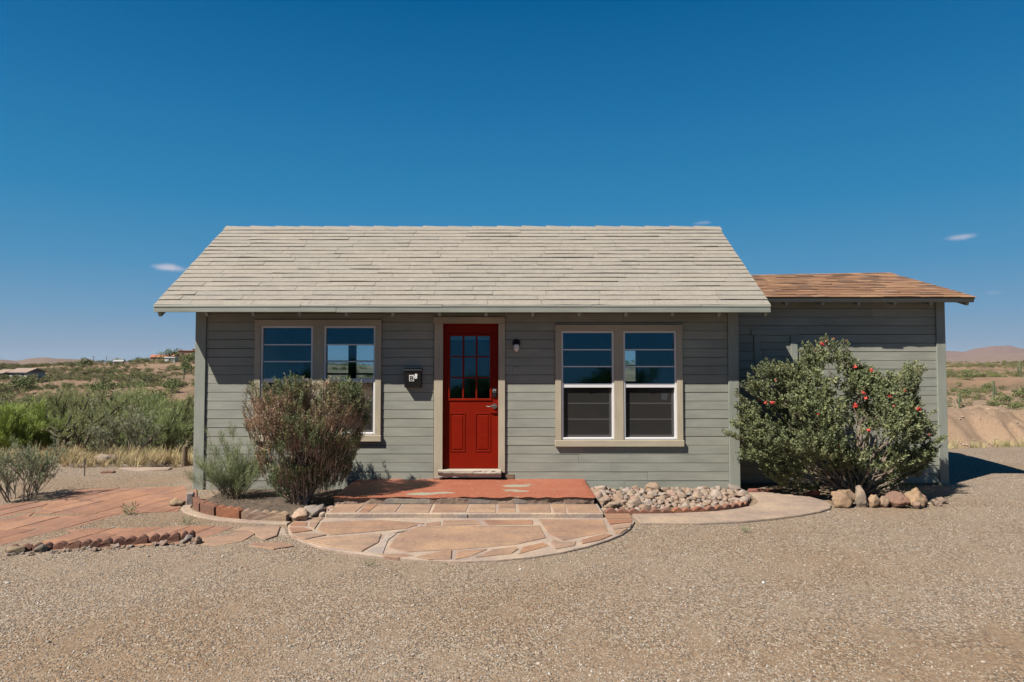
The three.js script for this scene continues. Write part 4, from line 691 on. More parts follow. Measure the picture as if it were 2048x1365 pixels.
{ // river rocks beside the porch
  const r = rng(55), protos = Array.from({ length: 10 }, (_, k) => stoneGeo(60 + k, 1, 0.62 + 0.2 * hash3(k, 1, 1), 0.8, 0.26, 2, 0.08)), placed = [];
  const bed = [[1.06, 0.02], [3.14, 0.02], [3.12, 0.55], [3.0, 0.80], [2.78, 1.0], [2.5, 1.14], [2.2, 1.24], [1.9, 1.31], [1.55, 1.35], [1.06, 1.33]];
  tag(mesh('rock_bed_soil', extruded(bed, -0.12, -0.012, 0.02), M([0.25, 0.19, 0.135], 1, bumpy(tGravel, tGravelB, 0.02))), 'sandy bed under the river rocks', null, null, 'structure');
  const words = [['large smooth', 0.088], ['medium', 0.058], ['small', 0.037]], tones = ['tan', 'brown', 'cream', 'dark brown', 'pinkish', 'grey'];
  const grid = (x, z, s) => placed.every((q) => Math.hypot(q[0] - x, q[1] - z) > (q[2] + s) * 0.66);
  for (const [ci, tries, most] of [[0, 400, 20], [1, 1500, 84], [2, 9000, 192]]) {
    let made = 0;
    for (let t = 0; t < tries && made < most; t++) {
      const s = words[ci][1] * (0.75 + 0.5 * r()), x = 1.06 + r() * 2.1, z = 0.03 + r() * 1.32; if (!inPoly(bed, x, z) || edgeDist(bed, x, z) < s * 0.55 || !grid(x, z, s)) continue;
      placed.push([x, z, s]); made++;
      const mi = [0, 2, 4, 0, 1, 2, 4, 5, 3][Math.floor(r() * 9)], m = mesh('river_rock', protos[Math.floor(r() * 10)], mRock[mi]); m.scale.set(s, s * (0.8 + 0.3 * r()), s); m.position.set(x, -0.02 + s * 0.36 + 0.03 * (1 - z / 1.4), z); m.rotation.set((r() - 0.5) * 0.5, r() * 6.3, (r() - 0.5) * 0.5);
      const where = (z < 0.4 ? 'against the wall' : z < 0.85 ? 'in the middle' : 'at the front') + (x < 1.55 ? ' next to the porch' : x < 2.1 ? ' left of centre' : x < 2.6 ? ' right of centre' : ' next to the annex');
      tag(m, `${words[ci][0]} ${tones[mi]} river rock ${where} of the rock bed`.replace('against the wall next', 'against the wall, next').replace('against the wall', 'by the wall'), 'rock', `${words[ci][0]} ${tones[mi]} river rocks ${where}`);
    }
  }
  // crushed stone in front of the red edging
  for (let k = 0; k < 90; k++) {
    const t = r(), x = lerp(-4.66, -3.05, t), z = lerp(3.02, 2.60, t) + 0.05 + 0.13 * Math.abs(r() + r() - 1), s = (0.012 + 0.026 * r() * r()) * lerp(0.8, 1.25, t), mi = [5, 2, 0, 5, 3][Math.floor(r() * 5)];
    const m = mesh('crushed_stone', protos[Math.floor(r() * 10)], mRock[mi]); m.scale.set(s * 1.2, s * 0.8, s); m.position.set(x, groundY(x, z) + s * 0.3, z); m.rotation.set(r(), r() * 6, r());
    const where = t < 0.25 ? 'at the left end' : t < 0.5 ? 'left of the middle' : t < 0.75 ? 'right of the middle' : 'at the right end'; tag(m, `${s > 0.024 ? 'larger' : 'small'} ${tones[mi]} crushed stone ${where} of the red edging`, 'stone', `${s > 0.024 ? 'larger' : 'small'} ${tones[mi]} crushed stones ${where}`);
  }
  rock('cobble', 'oval mustard cobble at the left end of the red edging', 'rock', null, 91, [-4.58, 3.03], [0.085, 0.045, 0.055], M([0.27, 0.21, 0.12], 0.85, bumpy(tStone, tStoneB, 0.004)), 0.3, null, 0.2);
  rock('cobble', 'oval grey cobble beside the mustard cobble', 'rock', null, 92, [-4.38, 2.99], [0.06, 0.042, 0.045], M([0.22, 0.19, 0.145], 0.85, bumpy(tStone, tStoneB, 0.004)), 0.25, null, 0.5);
  rock('cobble', 'angular grey stone at the right end of the red edging', 'rock', null, 93, [-3.17, 2.66], [0.055, 0.05, 0.045], mRock[5], 0.2, null, 1.1);
  rock('cobble', 'angular brown stone beside the paving flagstones', 'rock', null, 94, [-3.06, 2.70], [0.055, 0.042, 0.04], mRock[3], 0.2, null, 2.1);
  // rocks between the planter and the step
  [[[-2.36, 1.78], [0.10, 0.07, 0.08], 4, 'flat pinkish rock at the end of the planter edging'], [[-2.27, 1.58], [0.13, 0.085, 0.10], 5, 'rough dark lava rock beside the twiggy shrub'], [[-2.13, 1.42], [0.075, 0.055, 0.06], 4, 'small reddish rock between planter and steps'], [[-2.16, 1.62], [0.05, 0.04, 0.05], 2, 'pale rock against the flagstone step'], [[-2.42, 1.60], [0.08, 0.06, 0.06], 0, 'tan rock behind the flat pinkish rock']].forEach(([p, s, mi, label], k) => rock('planter_rock', label, 'rock', null, 110 + k, p, s, mRock[mi], 0.2, 0, k));
}
{ // broken things at the corner of the house
  const m = M([0.34, 0.305, 0.27], 0.9, bumpy(tStone, tRough, 0.008));
  const post = mesh('block', uvm(cbox(0.085, 0.21, 0.10, 0.012)), m); post.position.set(-3.99, 0.05, 0.98); post.rotation.set(0.03, 0.3, -0.05); tag(post, 'small white concrete block standing at the planter corner', 'block');
  const a = mesh('broken_slab', prism([[-0.16, -0.12], [0.11, -0.16], [0.17, 0.06], [-0.02, 0.13], [-0.17, 0.06]], -0.02, 0.025, 0.008, 0.01), mPaver[2]); a.position.set(-4.12, 0.05, 0.85); a.rotation.set(0.32, 0.2, 0.22); tag(a, 'broken red slab tilted against the white block', 'slab');
  rock('broken_rock', 'yellowish broken rock under the tilted red slab', 'rock', null, 131, [-4.14, 1.02], [0.11, 0.06, 0.075], M([0.36, 0.27, 0.16], 0.9, bumpy(tStone, tRough, 0.015)), 0.3);
  // far edge of the yard
  const wood = mesh('fence_post', uvm(new THREE.CylinderGeometry(0.043, 0.05, 0.40, 10, 3).translate(0, 0.2, 0)), mWood); wood.position.set(-5.66, -0.07, -2.19); wood.rotation.z = -0.03; tag(wood, 'short weathered round wooden post at the yard edge', 'post');
  const st = mesh('stake', uvm(new THREE.CylinderGeometry(0.008, 0.008, 0.34, 6).translate(0, 0.17, 0)), M([0.06, 0.05, 0.045], 0.8)); st.position.set(-6.70, -0.07, -1.15); tag(st, 'thin dark metal stake at the yard edge', 'stake');
  const sl = mesh('broken_concrete', prism([[-0.45, -0.10], [0.42, -0.16], [0.48, 0.02], [0.05, 0.14], [-0.5, 0.10]], -0.04, 0.05, 0.012, 0.02), mPaleConcrete); sl.position.set(-6.15, -0.05, -1.80); sl.rotation.set(0.05, -0.15, 0.03); tag(sl, 'broken pale concrete slab lying at the yard edge', 'slab');
  [[-7.3, -2.6, 0.20], [-6.6, -3.0, 0.26], [-5.9, -3.4, 0.30], [-5.2, -3.6, 0.22]].forEach(([x, z, s], k) => rock('yard_rock', ['pale rock left of the thin stake', 'pale rock behind the dry grass', 'large tan rock behind the dry grass', 'tan rock behind the wooden post'][k], 'rock', null, 141 + k, [x, z], [s, s * 0.55, s * 0.7], mRock[k % 3], 0.3));
}
// ------------------------------------------------------------------ plants
const UP = V(0, 1, 0);
function sprayGeo(seed, n, len, ll, lw, spread, stem = 0) { // leaves along a short shoot that points up
  const r = rng(seed), b = new GB();
  for (let k = 0; k < n; k++) {
    const t = (k + r()) / n, a = k * 2.4 + r(), base = V((r() - 0.5) * 0.1 * len, t * len, (r() - 0.5) * 0.1 * len), out = V(Math.cos(a) * spread, 0.35 + 0.6 * r() + t * 0.5, Math.sin(a) * spread).normalize(), s = ll * (0.7 + 0.6 * r());
    const side = V(r() - 0.5, r() - 0.5, r() - 0.5).cross(out).normalize().multiplyScalar(lw * (0.7 + 0.5 * r())), mid = base.clone().addScaledVector(out, s * 0.55), tip = base.clone().addScaledVector(out, s); mid.y -= s * 0.04;
    b.tri(base, mid.clone().add(side), tip); b.tri(base, tip, mid.clone().sub(side));
  }
  if (stem) b.tube([V(0, -len * 0.2, 0), V(0.01 * len, len * 0.5, 0), V(0, len, 0)], [stem, stem * 0.8, stem * 0.4], 3);
  return b.geo();
}
const _m = new THREE.Matrix4(), _q = new THREE.Quaternion(), _c = new THREE.Color();
function leafMesh(name, geo, mat, items, parent) { // items: [position, direction, scale, colour]; one mesh of many leafy shoots
  const src = geo.attributes.position, n = src.count, pos = new Float32Array(items.length * n * 3), c = new Float32Array(items.length * n * 3), r = rng(items.length + 7), roll = new THREE.Quaternion(), v = V(0, 0, 0); let o = 0;
  items.forEach(([p, d, s, k]) => { _q.setFromUnitVectors(UP, d); roll.setFromAxisAngle(UP, r() * 6.28); _q.multiply(roll); _m.compose(p, _q, V(s, s, s)); for (let i = 0; i < n; i++) { v.fromBufferAttribute(src, i).applyMatrix4(_m); pos[o] = v.x; c[o++] = k[0]; pos[o] = v.y; c[o++] = k[1]; pos[o] = v.z; c[o++] = k[2]; } });
  const g = new THREE.BufferGeometry(); g.setAttribute('position', new THREE.BufferAttribute(pos, 3)); g.setAttribute('color', new THREE.BufferAttribute(c, 3)); g.computeVertexNormals();
  return mesh(name, g, mat, parent);
}
const mLeafTree = new THREE.MeshStandardMaterial({ color: 0xffffff, vertexColors: true, roughness: 0.9, side: THREE.DoubleSide });
const mixc = (a, b, t) => [lerp(a[0], b[0], t), lerp(a[1], b[1], t), lerp(a[2], b[2], t)];
const pick = (r, list) => { const c = list[Math.floor(r() * list.length)], k = 0.72 + 0.40 * r(); return [c[0] * k, c[1] * k, c[2] * k]; };
function arch(a, b, lift, r, wob = 0.05, n = 5) { const pts = []; for (let i = 0; i <= n; i++) { const t = i / n, p = a.clone().lerp(b, t); p.y += lift * Math.sin(Math.PI * t); if (i && i < n) p.add(V((r() - 0.5) * wob, (r() - 0.5) * wob, (r() - 0.5) * wob)); pts.push(p); } return pts; }
const taper = (n, a, b) => Array.from({ length: n }, (_, i) => lerp(a, b, i / (n - 1)));

{ // twiggy shrub before the left window
  const out = [[-3.306, 1.30], [-3.27, 1.425], [-3.07, 1.46], [-2.887, 1.50], [-2.763, 1.555], [-2.512, 1.46], [-2.326, 1.475], [-2.078, 1.50], [-1.921, 1.425], [-1.80, 1.239], [-1.80, 0.992], [-1.915, 0.745], [-1.975, 0.498], [-2.066, 0.314], [-2.281, 0.161], [-2.55, 0.05], [-2.867, 0.069], [-2.993, 0.222], [-3.12, 0.437], [-3.154, 0.683], [-3.29, 0.93]];
  const g = tag(group('shrub'), 'twiggy brown and green evergreen shrub in front of the double window', 'shrub'), r = rng(201), base = V(-2.62, 0.0, 0.98), stems = new GB(), leaves = [[], [], []];
  g.position.copy(base);
  const olive = [[0.135, 0.125, 0.036], [0.11, 0.11, 0.032], [0.17, 0.145, 0.046]], green = [[0.092, 0.132, 0.036], [0.11, 0.15, 0.046], [0.08, 0.115, 0.034]], brown = [[0.26, 0.155, 0.09], [0.33, 0.215, 0.135], [0.21, 0.12, 0.066]];
  const inside = (x, y, z) => { if (!inPoly(out, x, y)) return false; const d = edgeDist(out, x, y), half = Math.min(0.58, 0.10 + 1.25 * d); return Math.abs(z - base.z) < half * (0.55 + 0.45 * clamp((y + 0.1) / 0.9)); };
  let n = 0, tries = 0;
  while (n < 4100 && tries++ < 90000) {
    const x = -3.32 + r() * 1.55, y = 0.04 + r() * 1.53, z = 0.36 + r() * 1.24;
    if (!inside(x, y, z) || z < 0.1) continue;
    const d = edgeDist(out, x, y), gap = fbm(x * 5, y * 3.2, 3, 3) + 0.5 * vnoise(z * 6, x * 6, y * 5);
    if (gap < -0.18 && d > 0.04) continue;
    if (d > 0.22 && Math.abs(z - base.z) < 0.25 && r() < 0.6) continue; // bare heart
    const p = V(x, y, z).sub(base), dir = V(p.x * 0.55 + (r() - 0.5) * 0.5, 0.95 + 0.3 * r(), p.z * 0.55 + (r() - 0.5) * 0.5).normalize();
    const k = fbm(x * 3.5, y * 3.5, 3, 9) + (r() - 0.5) * 0.7 - (y < 0.35 ? 0.5 : 0) - (x > -2.0 ? 0.25 : 0);
    const c = k > 0.26 ? pick(r, brown) : k > -0.25 ? pick(r, olive) : pick(r, green); leaves[n % 3].push([p, dir, 0.8 + 0.6 * r(), c]); n++;
    if (n % 3 !== 2 && y > 0.3) { const q = p.clone().addScaledVector(dir, -0.07 - 0.08 * r()).add(V((r() - 0.5) * 0.05, 0, (r() - 0.5) * 0.05)), e = p.clone().addScaledVector(dir, 0.05); stems.tube([q, q.clone().lerp(e, 0.5).add(V((r() - 0.5) * 0.03, 0, (r() - 0.5) * 0.03)), e], [0.0046, 0.0038, 0.0020], 3); }
  }
  for (let k = 0; k < 70; k++) { const l = leaves[k % 3][Math.floor(r() * leaves[0].length)]?.[0]; if (!l) continue; const b = V((r() - 0.5) * 0.16, 0, (r() - 0.5) * 0.14), pts = arch(b, l.clone().multiplyScalar(0.92), 0.0, r, 0.07, 6); pts.forEach((p, i) => { const t = i / 6; p.x = lerp(b.x, p.x, Math.pow(t, 0.35)); }); stems.tube(pts, taper(7, 0.013 + 0.01 * r(), 0.003), 5); }
  for (let k = 0; k < 3; k++) stems.tube([V(k * 0.06 - 0.06, -0.05, k * 0.03), V(k * 0.09 - 0.08, 0.12, k * 0.05 - 0.03), V(k * 0.2 - 0.2, 0.36, k * 0.08 - 0.08)], [0.035, 0.03, 0.02], 7);
  mesh('branches', stems.geo(), M([0.33, 0.225, 0.165], 0.95), g);
  [sprayGeo(1, 14, 0.075, 0.030, 0.0040, 0.95, 0.0020), sprayGeo(2, 13, 0.085, 0.029, 0.0042, 0.9, 0.0020), sprayGeo(3, 15, 0.065, 0.031, 0.0038, 1.0, 0.0020)].forEach((geo, k) => leafMesh('foliage', geo, mLeaf, leaves[k], g));
}
{ // flowering shrub before the annex
  const out = [[2.923, 0.716], [3.003, 0.815], [3.086, 1.143], [3.242, 1.45], [3.344, 1.60], [3.543, 1.66], [3.74, 1.60], [3.83, 1.70], [3.96, 1.82], [4.09, 1.95], [4.278, 1.99], [4.44, 1.90], [4.58, 1.73], [4.732, 1.62], [5.06, 1.48], [5.26, 1.60], [5.40, 1.62], [5.42, 1.45], [5.35, 1.27], [5.42, 1.07], [5.60, 0.815], [5.64, 0.684], [5.55, 0.422], [5.38, 0.16], [5.1, 0.02], [4.75, 0.0], [4.4, 0.0], [4.0, 0.02], [3.68, 0.08], [3.36, 0.26], [3.08, 0.52]];
  const g = tag(group('shrub'), 'large leafy green shrub with red flowers against the annex', 'shrub'), r = rng(301), base = V(4.56, -0.05, 0.36), wood = new GB(), leaves = [[], [], []], green = [[0.118, 0.142, 0.048], [0.138, 0.162, 0.055], [0.096, 0.12, 0.043], [0.185, 0.20, 0.078]];
  g.position.copy(base);
  const half = (x, y) => { const d = edgeDist(out, x, y); return Math.min(0.74, 0.08 + 1.15 * d) * (0.7 + 0.3 * smooth(0, 0.6, y)); };
  const front = (x, y) => 0.30 + half(x, y);
  let n = 0, tries = 0; const put = (x, y, z, s = 1) => { const p = V(x, y, z).sub(base), d = V(p.x * 0.5 + (r() - 0.5), 0.35 + r() * 0.8, p.z * 0.6 + (r() - 0.3)).normalize(); leaves[n % 3].push([p, d, (0.75 + 0.5 * r()) * s, pick(r, green)]); n++; };
  while (n < 4000 && tries++ < 80000) {
    const x = 2.93 + r() * 2.72, y = 0.04 + r() * 2.05; if (!inPoly(out, x, y)) continue;
    const h = half(x, y), z = 0.30 + (r() < 0.72 ? 1 : -1) * h * Math.pow(r(), 0.45); if (z < -0.40) continue;
    const gap = fbm(x * 4.2, y * 4.2, 3, 5) + 0.35 * vnoise(x * 8, y * 8, z * 8); if (gap < (x < 3.95 && y > 0.9 ? 0.10 : y > 1.2 ? 0.04 : -0.02)) continue;
    if (y < 0.34 && Math.abs(x - 4.6) < 0.42 && (gap < 0.2 || r() < 0.4)) continue; // bare stems below
    put(x, y, z);
  }
  for (let k = 0; k < 120; k++) { // shoots that break the outline
    const i = Math.floor(r() * 24), a = out[i], b = out[(i + 1) % out.length], t = r(), ex = lerp(a[0], b[0], t), ey = lerp(a[1], b[1], t), dx = ex - 4.5, dy = ey - 0.25, l = Math.hypot(dx, dy), L = 0.03 + 0.11 * r() * r(), zz = 0.30 + (r() - 0.4) * 0.35;
    const s = V(ex - dx / l * 0.18, ey - dy / l * 0.18, zz), e = V(ex + dx / l * L, ey + dy / l * L + 0.05 * r(), zz + 0.08 * (r() - 0.3)); wood.tube([s.clone().sub(base), e.clone().sub(base)], [0.004, 0.002], 3);
    for (let q = 0; q < 6; q++) { const p = s.clone().lerp(e, q / 5); put(p.x + (r() - 0.5) * 0.03, p.y, p.z, 0.75); }
  }
  for (let k = 0; k < 64; k++) { const t = leaves[k % 3][Math.floor(r() * 1100)][0], b = V((r() - 0.5) * 0.26, -0.02, (r() - 0.5) * 0.2), pts = arch(b, t, 0.04 + 0.12 * r(), r, 0.09, 6); wood.tube(pts, taper(7, 0.010 + 0.013 * r(), 0.003), 5); }
  for (let k = 0; k < 15; k++) { const a = k / 15 * Math.PI * 2, l = 0.25 + 0.4 * r(); wood.tube(arch(V((r() - 0.5) * 0.15, 0, 0.05), V(Math.cos(a) * l * 1.4, 0.3 + 0.25 * r(), 0.15 + Math.abs(Math.sin(a)) * 0.45), 0.02, r, 0.06, 5), taper(6, 0.016, 0.004), 5); }
  mesh('branches', wood.geo(), M([0.20, 0.155, 0.12], 0.95), g);
  [sprayGeo(11, 13, 0.10, 0.040, 0.0125, 1.0, 0.002), sprayGeo(12, 12, 0.085, 0.043, 0.0135, 1.1, 0.002), sprayGeo(13, 14, 0.11, 0.036, 0.0115, 0.9, 0.002)].forEach((geo, k) => leafMesh('foliage', geo, mLeaf, leaves[k], g));
  // flower heads
  const petal = (seed, big) => { const q = rng(seed), b = new GB(), nn = big ? 22 : 10, R = big ? 0.034 : 0.02; for (let k = 0; k < nn; k++) { const a = q() * 6.28, e = 0.2 + q() * 1.2, c = V(Math.cos(a) * Math.cos(e), Math.sin(e), Math.sin(a) * Math.cos(e)).multiplyScalar(R * (0.5 + 0.5 * q())), s = V(q() - 0.5, q() - 0.5, q() - 0.5).normalize().multiplyScalar(0.013), t = s.clone().cross(c).normalize().multiplyScalar(0.010); b.quad(c.clone().add(s), c.clone().add(t), c.clone().sub(s), c.clone().sub(t)); } return b.geo(); };
  const big = [petal(1, 1), petal(2, 1)], small = [petal(3, 0), petal(4, 0)], red = P([0.52, 0.028, 0.016], 0.6, { transmission: 0.2, thickness: 0 }), pink = P([0.46, 0.13, 0.085], 0.6, { transmission: 0.2, thickness: 0 });
  [[4.356, 1.704, 1], [4.565, 1.66, 1], [5.166, 1.641, 1], [4.971, 1.407, 1], [4.779, 1.325, 1], [4.445, 1.369, 1], [4.482, 1.306, 1], [4.353, 1.205, 2], [4.834, 1.211, 0], [5.13, 1.173, 2], [5.015, 1.123, 0], [4.988, 1.01, 0], [4.511, 0.903, 1], [5.268, 0.852, 0], [4.064, 0.965, 0], [4.116, 0.701, 0], [4.113, 1.218, 0], [3.924, 1.99, 2], [3.12, 1.287, 0], [3.215, 1.243, 1], [3.297, 1.255, 1], [3.87, 1.104, 0], [3.339, 1.54, 0], [3.846, 1.914, 0], [4.09, 2.066, 0], [4.242, 2.034, 0], [3.988, 2.034, 0]].forEach(([x, y, s], k) => {
    const zf = Math.min(0.95, inPoly(out, x, y) ? front(x, y) + 0.04 : 0.42), sc = (9.1 - zf) / (9.1 - 0.85), m = mesh(k ? 'flower_' + String(k).padStart(3, '0') : 'flower', (s ? big : small)[k % 2], s || k % 3 === 0 ? red : pink, g);
    m.position.set(x * sc, 1.736 + (y - 1.736) * sc, zf).sub(base); m.rotation.set(0.9, k, 0.2); m.scale.setScalar([0.8, 0.95, 1.25][s]);
  });
}
function strands(seed, base, n, h, spread, lean, w, y0 = 0) { // fine upright green stems
  const r = rng(seed), b = new GB();
  for (let k = 0; k < n; k++) {
    const a = r() * 6.28, rr = Math.sqrt(r()) * 0.16 * spread, s = V(base.x + Math.cos(a) * rr, y0, base.z + Math.sin(a) * rr * 0.7), l = h * (0.45 + 0.6 * r()), o = V(Math.cos(a) * spread * (0.2 + 0.5 * r()) + lean, 0, Math.sin(a) * spread * (0.15 + 0.4 * r()));
    let prev = null; const side = V(-Math.sin(a), 0, Math.cos(a)).multiplyScalar(w * (0.6 + 0.8 * r()));
    for (let i = 0; i <= 4; i++) { const t = i / 4, p = s.clone().addScaledVector(o, t * t * 0.9 + t * 0.25).add(V((r() - 0.5) * 0.02, l * t * (1 - 0.12 * t), (r() - 0.5) * 0.02)), q = side.clone().multiplyScalar(1 - t * 0.8); if (prev) b.quad(prev[0], prev[1], p.clone().add(q), p.clone().sub(q)); prev = [p.clone().sub(q), p.clone().add(q)]; }
  }
  return b;
}
{ // feathery broom at the corner of the house
  const g = tag(group('broom_plant'), 'feathery light green broom plant at the corner of the house', 'plant'), r = rng(401), items = [], wood = strands(41, V(0, 0, 0), 60, 0.42, 0.5, 0.0, 0.004);
  g.position.set(-3.60, 0.0, 0.66);
  const cols = [[0.21, 0.245, 0.10], [0.25, 0.285, 0.125], [0.17, 0.205, 0.085]];
  for (let k = 0; k < 52; k++) {
    const a = r() * 6.28, l = 0.12 + 0.46 * r(), e = V(-0.04 + Math.cos(a) * l, 0.22 + 0.42 * r() * (1.2 - l), Math.sin(a) * l * 0.6); if (k < 8) e.set(0.42 - 0.11 * k + 0.12 * r(), 0.72 + 0.22 * r(), 0.1 * r());
    const pts = arch(V((r() - 0.5) * 0.26, 0, (r() - 0.5) * 0.16), e, 0.02, r, 0.03, 6); wood.tube(pts, taper(7, 0.005, 0.0015), 4);
    for (let q = 0; q < 15; q++) { const t = 0.3 + 0.7 * r(), i = Math.min(5, Math.floor(t * 6)), p = pts[i].clone().lerp(pts[i + 1], clamp(t * 6 - i)); items.push([p.add(V((r() - 0.5) * 0.06, (r() - 0.5) * 0.04, (r() - 0.5) * 0.06)), V(e.x * 0.9 + (r() - 0.5) * 0.7, 1, e.z + (r() - 0.5) * 0.7).normalize(), 0.55 + 0.6 * r(), pick(r, cols)]); }
  }
  mesh('stems', wood.geo(), M([0.19, 0.165, 0.11], 0.9), g);
  leafMesh('foliage', sprayGeo(21, 14, 0.12, 0.085, 0.0021, 0.42, 0.0014), mLeaf, items, g);
  const dry = strands(43, V(0, 0, 0), 110, 0.30, 0.75, 0.0, 0.0035); mesh('dry_stalks', dry.geo(), M([0.27, 0.215, 0.16], 0.95), g);
}
function tuft(seed, n, h, spread, w) { return strands(seed, V(0, 0, 0), n, h, spread, 0, w).geo(); }

// branching tree or shrub; the crown is made of many small leafy shoots
function tree(o) {
  const y0 = groundY(o.x, o.z); if (o.top !== undefined) o.h = o.top - y0;
  const g = tag(group(o.name), o.label, o.category, o.group), r = rng(o.seed), wood = new GB(), ends = [];
  const grow = (p, d, len, rad, lvl) => {
    const n = 4, pts = [p.clone()], dir = d.clone(); let q = p.clone();
    for (let i = 0; i < n; i++) { dir.add(V((r() - 0.5) * o.kink, (r() - 0.5) * o.kink * 0.6 + o.rise * 0.12, (r() - 0.5) * o.kink)).normalize(); q = q.clone().addScaledVector(dir, len / n); pts.push(q); if (lvl >= o.levels - 1) ends.push([q.clone(), dir.clone()]); }
    wood.tube(pts, taper(n + 1, rad, rad * 0.6), lvl > 1 ? 3 : 5);
    if (lvl < o.levels) { const kids = o.kids[lvl] ?? 3; for (let k = 0; k < kids; k++) { const i = 2 + Math.floor(r() * 3), a = r() * 6.28, nd = dir.clone().multiplyScalar(0.8).add(V(Math.cos(a) * o.wide, (r() - 0.35) * o.wide * 0.8, Math.sin(a) * o.wide)).normalize(); grow(pts[Math.min(i, n)], nd, len * (0.55 + 0.25 * r()), rad * 0.55, lvl + 1); } }
  };
  for (let s = 0; s < o.stems; s++) { const a = s / o.stems * 6.28 + r(), t = o.splay * (0.4 + 0.7 * r()); grow(V(Math.cos(a) * 0.06, -0.1, Math.sin(a) * 0.06), V(Math.cos(a) * t, 1, Math.sin(a) * t).normalize(), o.h * 0.36, o.rad, 0); }
  const box = new THREE.Box3().setFromPoints(ends.map((e) => e[0])), k = V(2 * o.r / (box.max.x - box.min.x), (o.h - 0.0) / box.max.y, 2 * o.r / (box.max.z - box.min.z));
  const items = [];
  for (let i = 0; i < o.leaves; i++) { const [p, d] = ends[Math.floor(r() * ends.length)], j = o.jit; items.push([p.clone().multiply(k).add(V((r() - 0.5) * j, (r() - 0.5) * j, (r() - 0.5) * j)), d.clone().add(V((r() - 0.5) * 0.9, (r() - 0.5) * 0.7 + (o.droop ?? 0.2), (r() - 0.5) * 0.9)).normalize(), (0.7 + 0.6 * r()) * o.ls, pick(r, o.cols)]); }
  mesh('trunk', wood.geo().scale(k.x, k.y, k.z), o.bark, g);
  leafMesh('crown', o.leaf, o.far ? mLeafTree : mLeaf, items, g);
  g.position.set(o.x, o.y ?? groundY(o.x, o.z), o.z); return g;
}
const needleSpray = sprayGeo(31, 12, 0.16, 0.10, 0.0045, 0.75, 0.002), smallSpray = sprayGeo(32, 14, 0.12, 0.045, 0.008, 1.0, 0.002), fineSpray = sprayGeo(33, 16, 0.22, 0.12, 0.006, 0.5, 0.002);
const mesq = [[0.175, 0.195, 0.046], [0.205, 0.22, 0.058], [0.145, 0.165, 0.040]], greyG = [[0.235, 0.245, 0.135], [0.265, 0.27, 0.16], [0.20, 0.212, 0.112]], bright = [[0.235, 0.30, 0.04], [0.275, 0.335, 0.05], [0.195, 0.255, 0.036]], palo = [[0.20, 0.255, 0.066], [0.235, 0.28, 0.08], [0.17, 0.215, 0.058]];
tree({ name: 'shrub', label: 'grey green creosote shrub at the near edge of the plank paving', category: 'shrub', seed: 501, x: -6.36, z: 0.62, h: 0.80, r: 0.52, stems: 13, splay: 0.55, rad: 0.007, levels: 2, kids: [4, 3], kink: 0.25, rise: 0.6, wide: 0.5, leaves: 1300, jit: 0.07, ls: 0.42, leaf: smallSpray, cols: [[0.165, 0.195, 0.092], [0.20, 0.225, 0.115], [0.13, 0.16, 0.072]], bark: mBarkPale });
tree({ name: 'shrub', label: 'rounded bright yellow green bush behind the creosote shrub', category: 'shrub', seed: 502, x: -10.75, z: -5.0, top: 0.8, r: 0.85, stems: 10, splay: 0.8, rad: 0.02, levels: 3, kids: [4, 3, 3], kink: 0.3, rise: 0.3, wide: 0.6, leaves: 5200, jit: 0.18, ls: 0.72, leaf: fineSpray, cols: bright, bark: mBarkGreen, droop: 0.6 });
tree({ name: 'mesquite_tree', label: 'dark forked mesquite tree right of the bright green bush', category: 'tree', group: 'mesquite trees below the yard', seed: 503, x: -9.2, z: -4.2, top: 1.05, r: 0.75, stems: 2, splay: 0.5, rad: 0.045, levels: 3, kids: [4, 4, 3], kink: 0.5, rise: 0.2, wide: 0.8, leaves: 1000, jit: 0.14, ls: 0.6, leaf: smallSpray, cols: mesq, bark: mBark });
tree({ name: 'mesquite_tree', label: 'tall deep green mesquite tree standing highest behind the others', category: 'tree', group: 'mesquite trees below the yard', seed: 504, x: -13.6, z: -12, top: 1.15, r: 1.5, stems: 3, splay: 0.5, rad: 0.08, levels: 3, kids: [4, 4, 3], kink: 0.45, rise: 0.3, wide: 0.8, leaves: 1700, jit: 0.3, ls: 1.05, leaf: needleSpray, cols: mesq, bark: mBark });
tree({ name: 'mesquite_tree', label: 'pale grey green mesquite tree in the middle of the row', category: 'tree', group: 'mesquite trees below the yard', seed: 505, x: -9.4, z: -6.0, top: 0.9, r: 0.75, stems: 3, splay: 0.6, rad: 0.045, levels: 3, kids: [4, 4, 3], kink: 0.5, rise: 0.2, wide: 0.7, leaves: 1150, jit: 0.17, ls: 0.7, leaf: smallSpray, cols: [...mesq, ...greyG], bark: mBarkPale });
tree({ name: 'mesquite_tree', label: 'silvery thin leaved tree with pale forking trunks', category: 'tree', group: 'mesquite trees below the yard', seed: 506, x: -7.72, z: -4.0, top: 0.88, r: 0.6, stems: 3, splay: 0.45, rad: 0.028, levels: 3, kids: [4, 4, 3], kink: 0.45, rise: 0.35, wide: 0.7, leaves: 700, jit: 0.12, ls: 0.55, leaf: smallSpray, cols: greyG, bark: mBarkPale });
tree({ name: 'palo_verde_tree', label: 'light green palo verde tree beside the corner of the house', category: 'tree', seed: 507, x: -8.25, z: -6.4, top: 0.92, r: 0.72, stems: 4, splay: 0.6, rad: 0.05, levels: 3, kids: [4, 4, 3], kink: 0.4, rise: 0.4, wide: 0.7, leaves: 1050, jit: 0.17, ls: 0.6, leaf: needleSpray, cols: palo, bark: mBarkGreen });
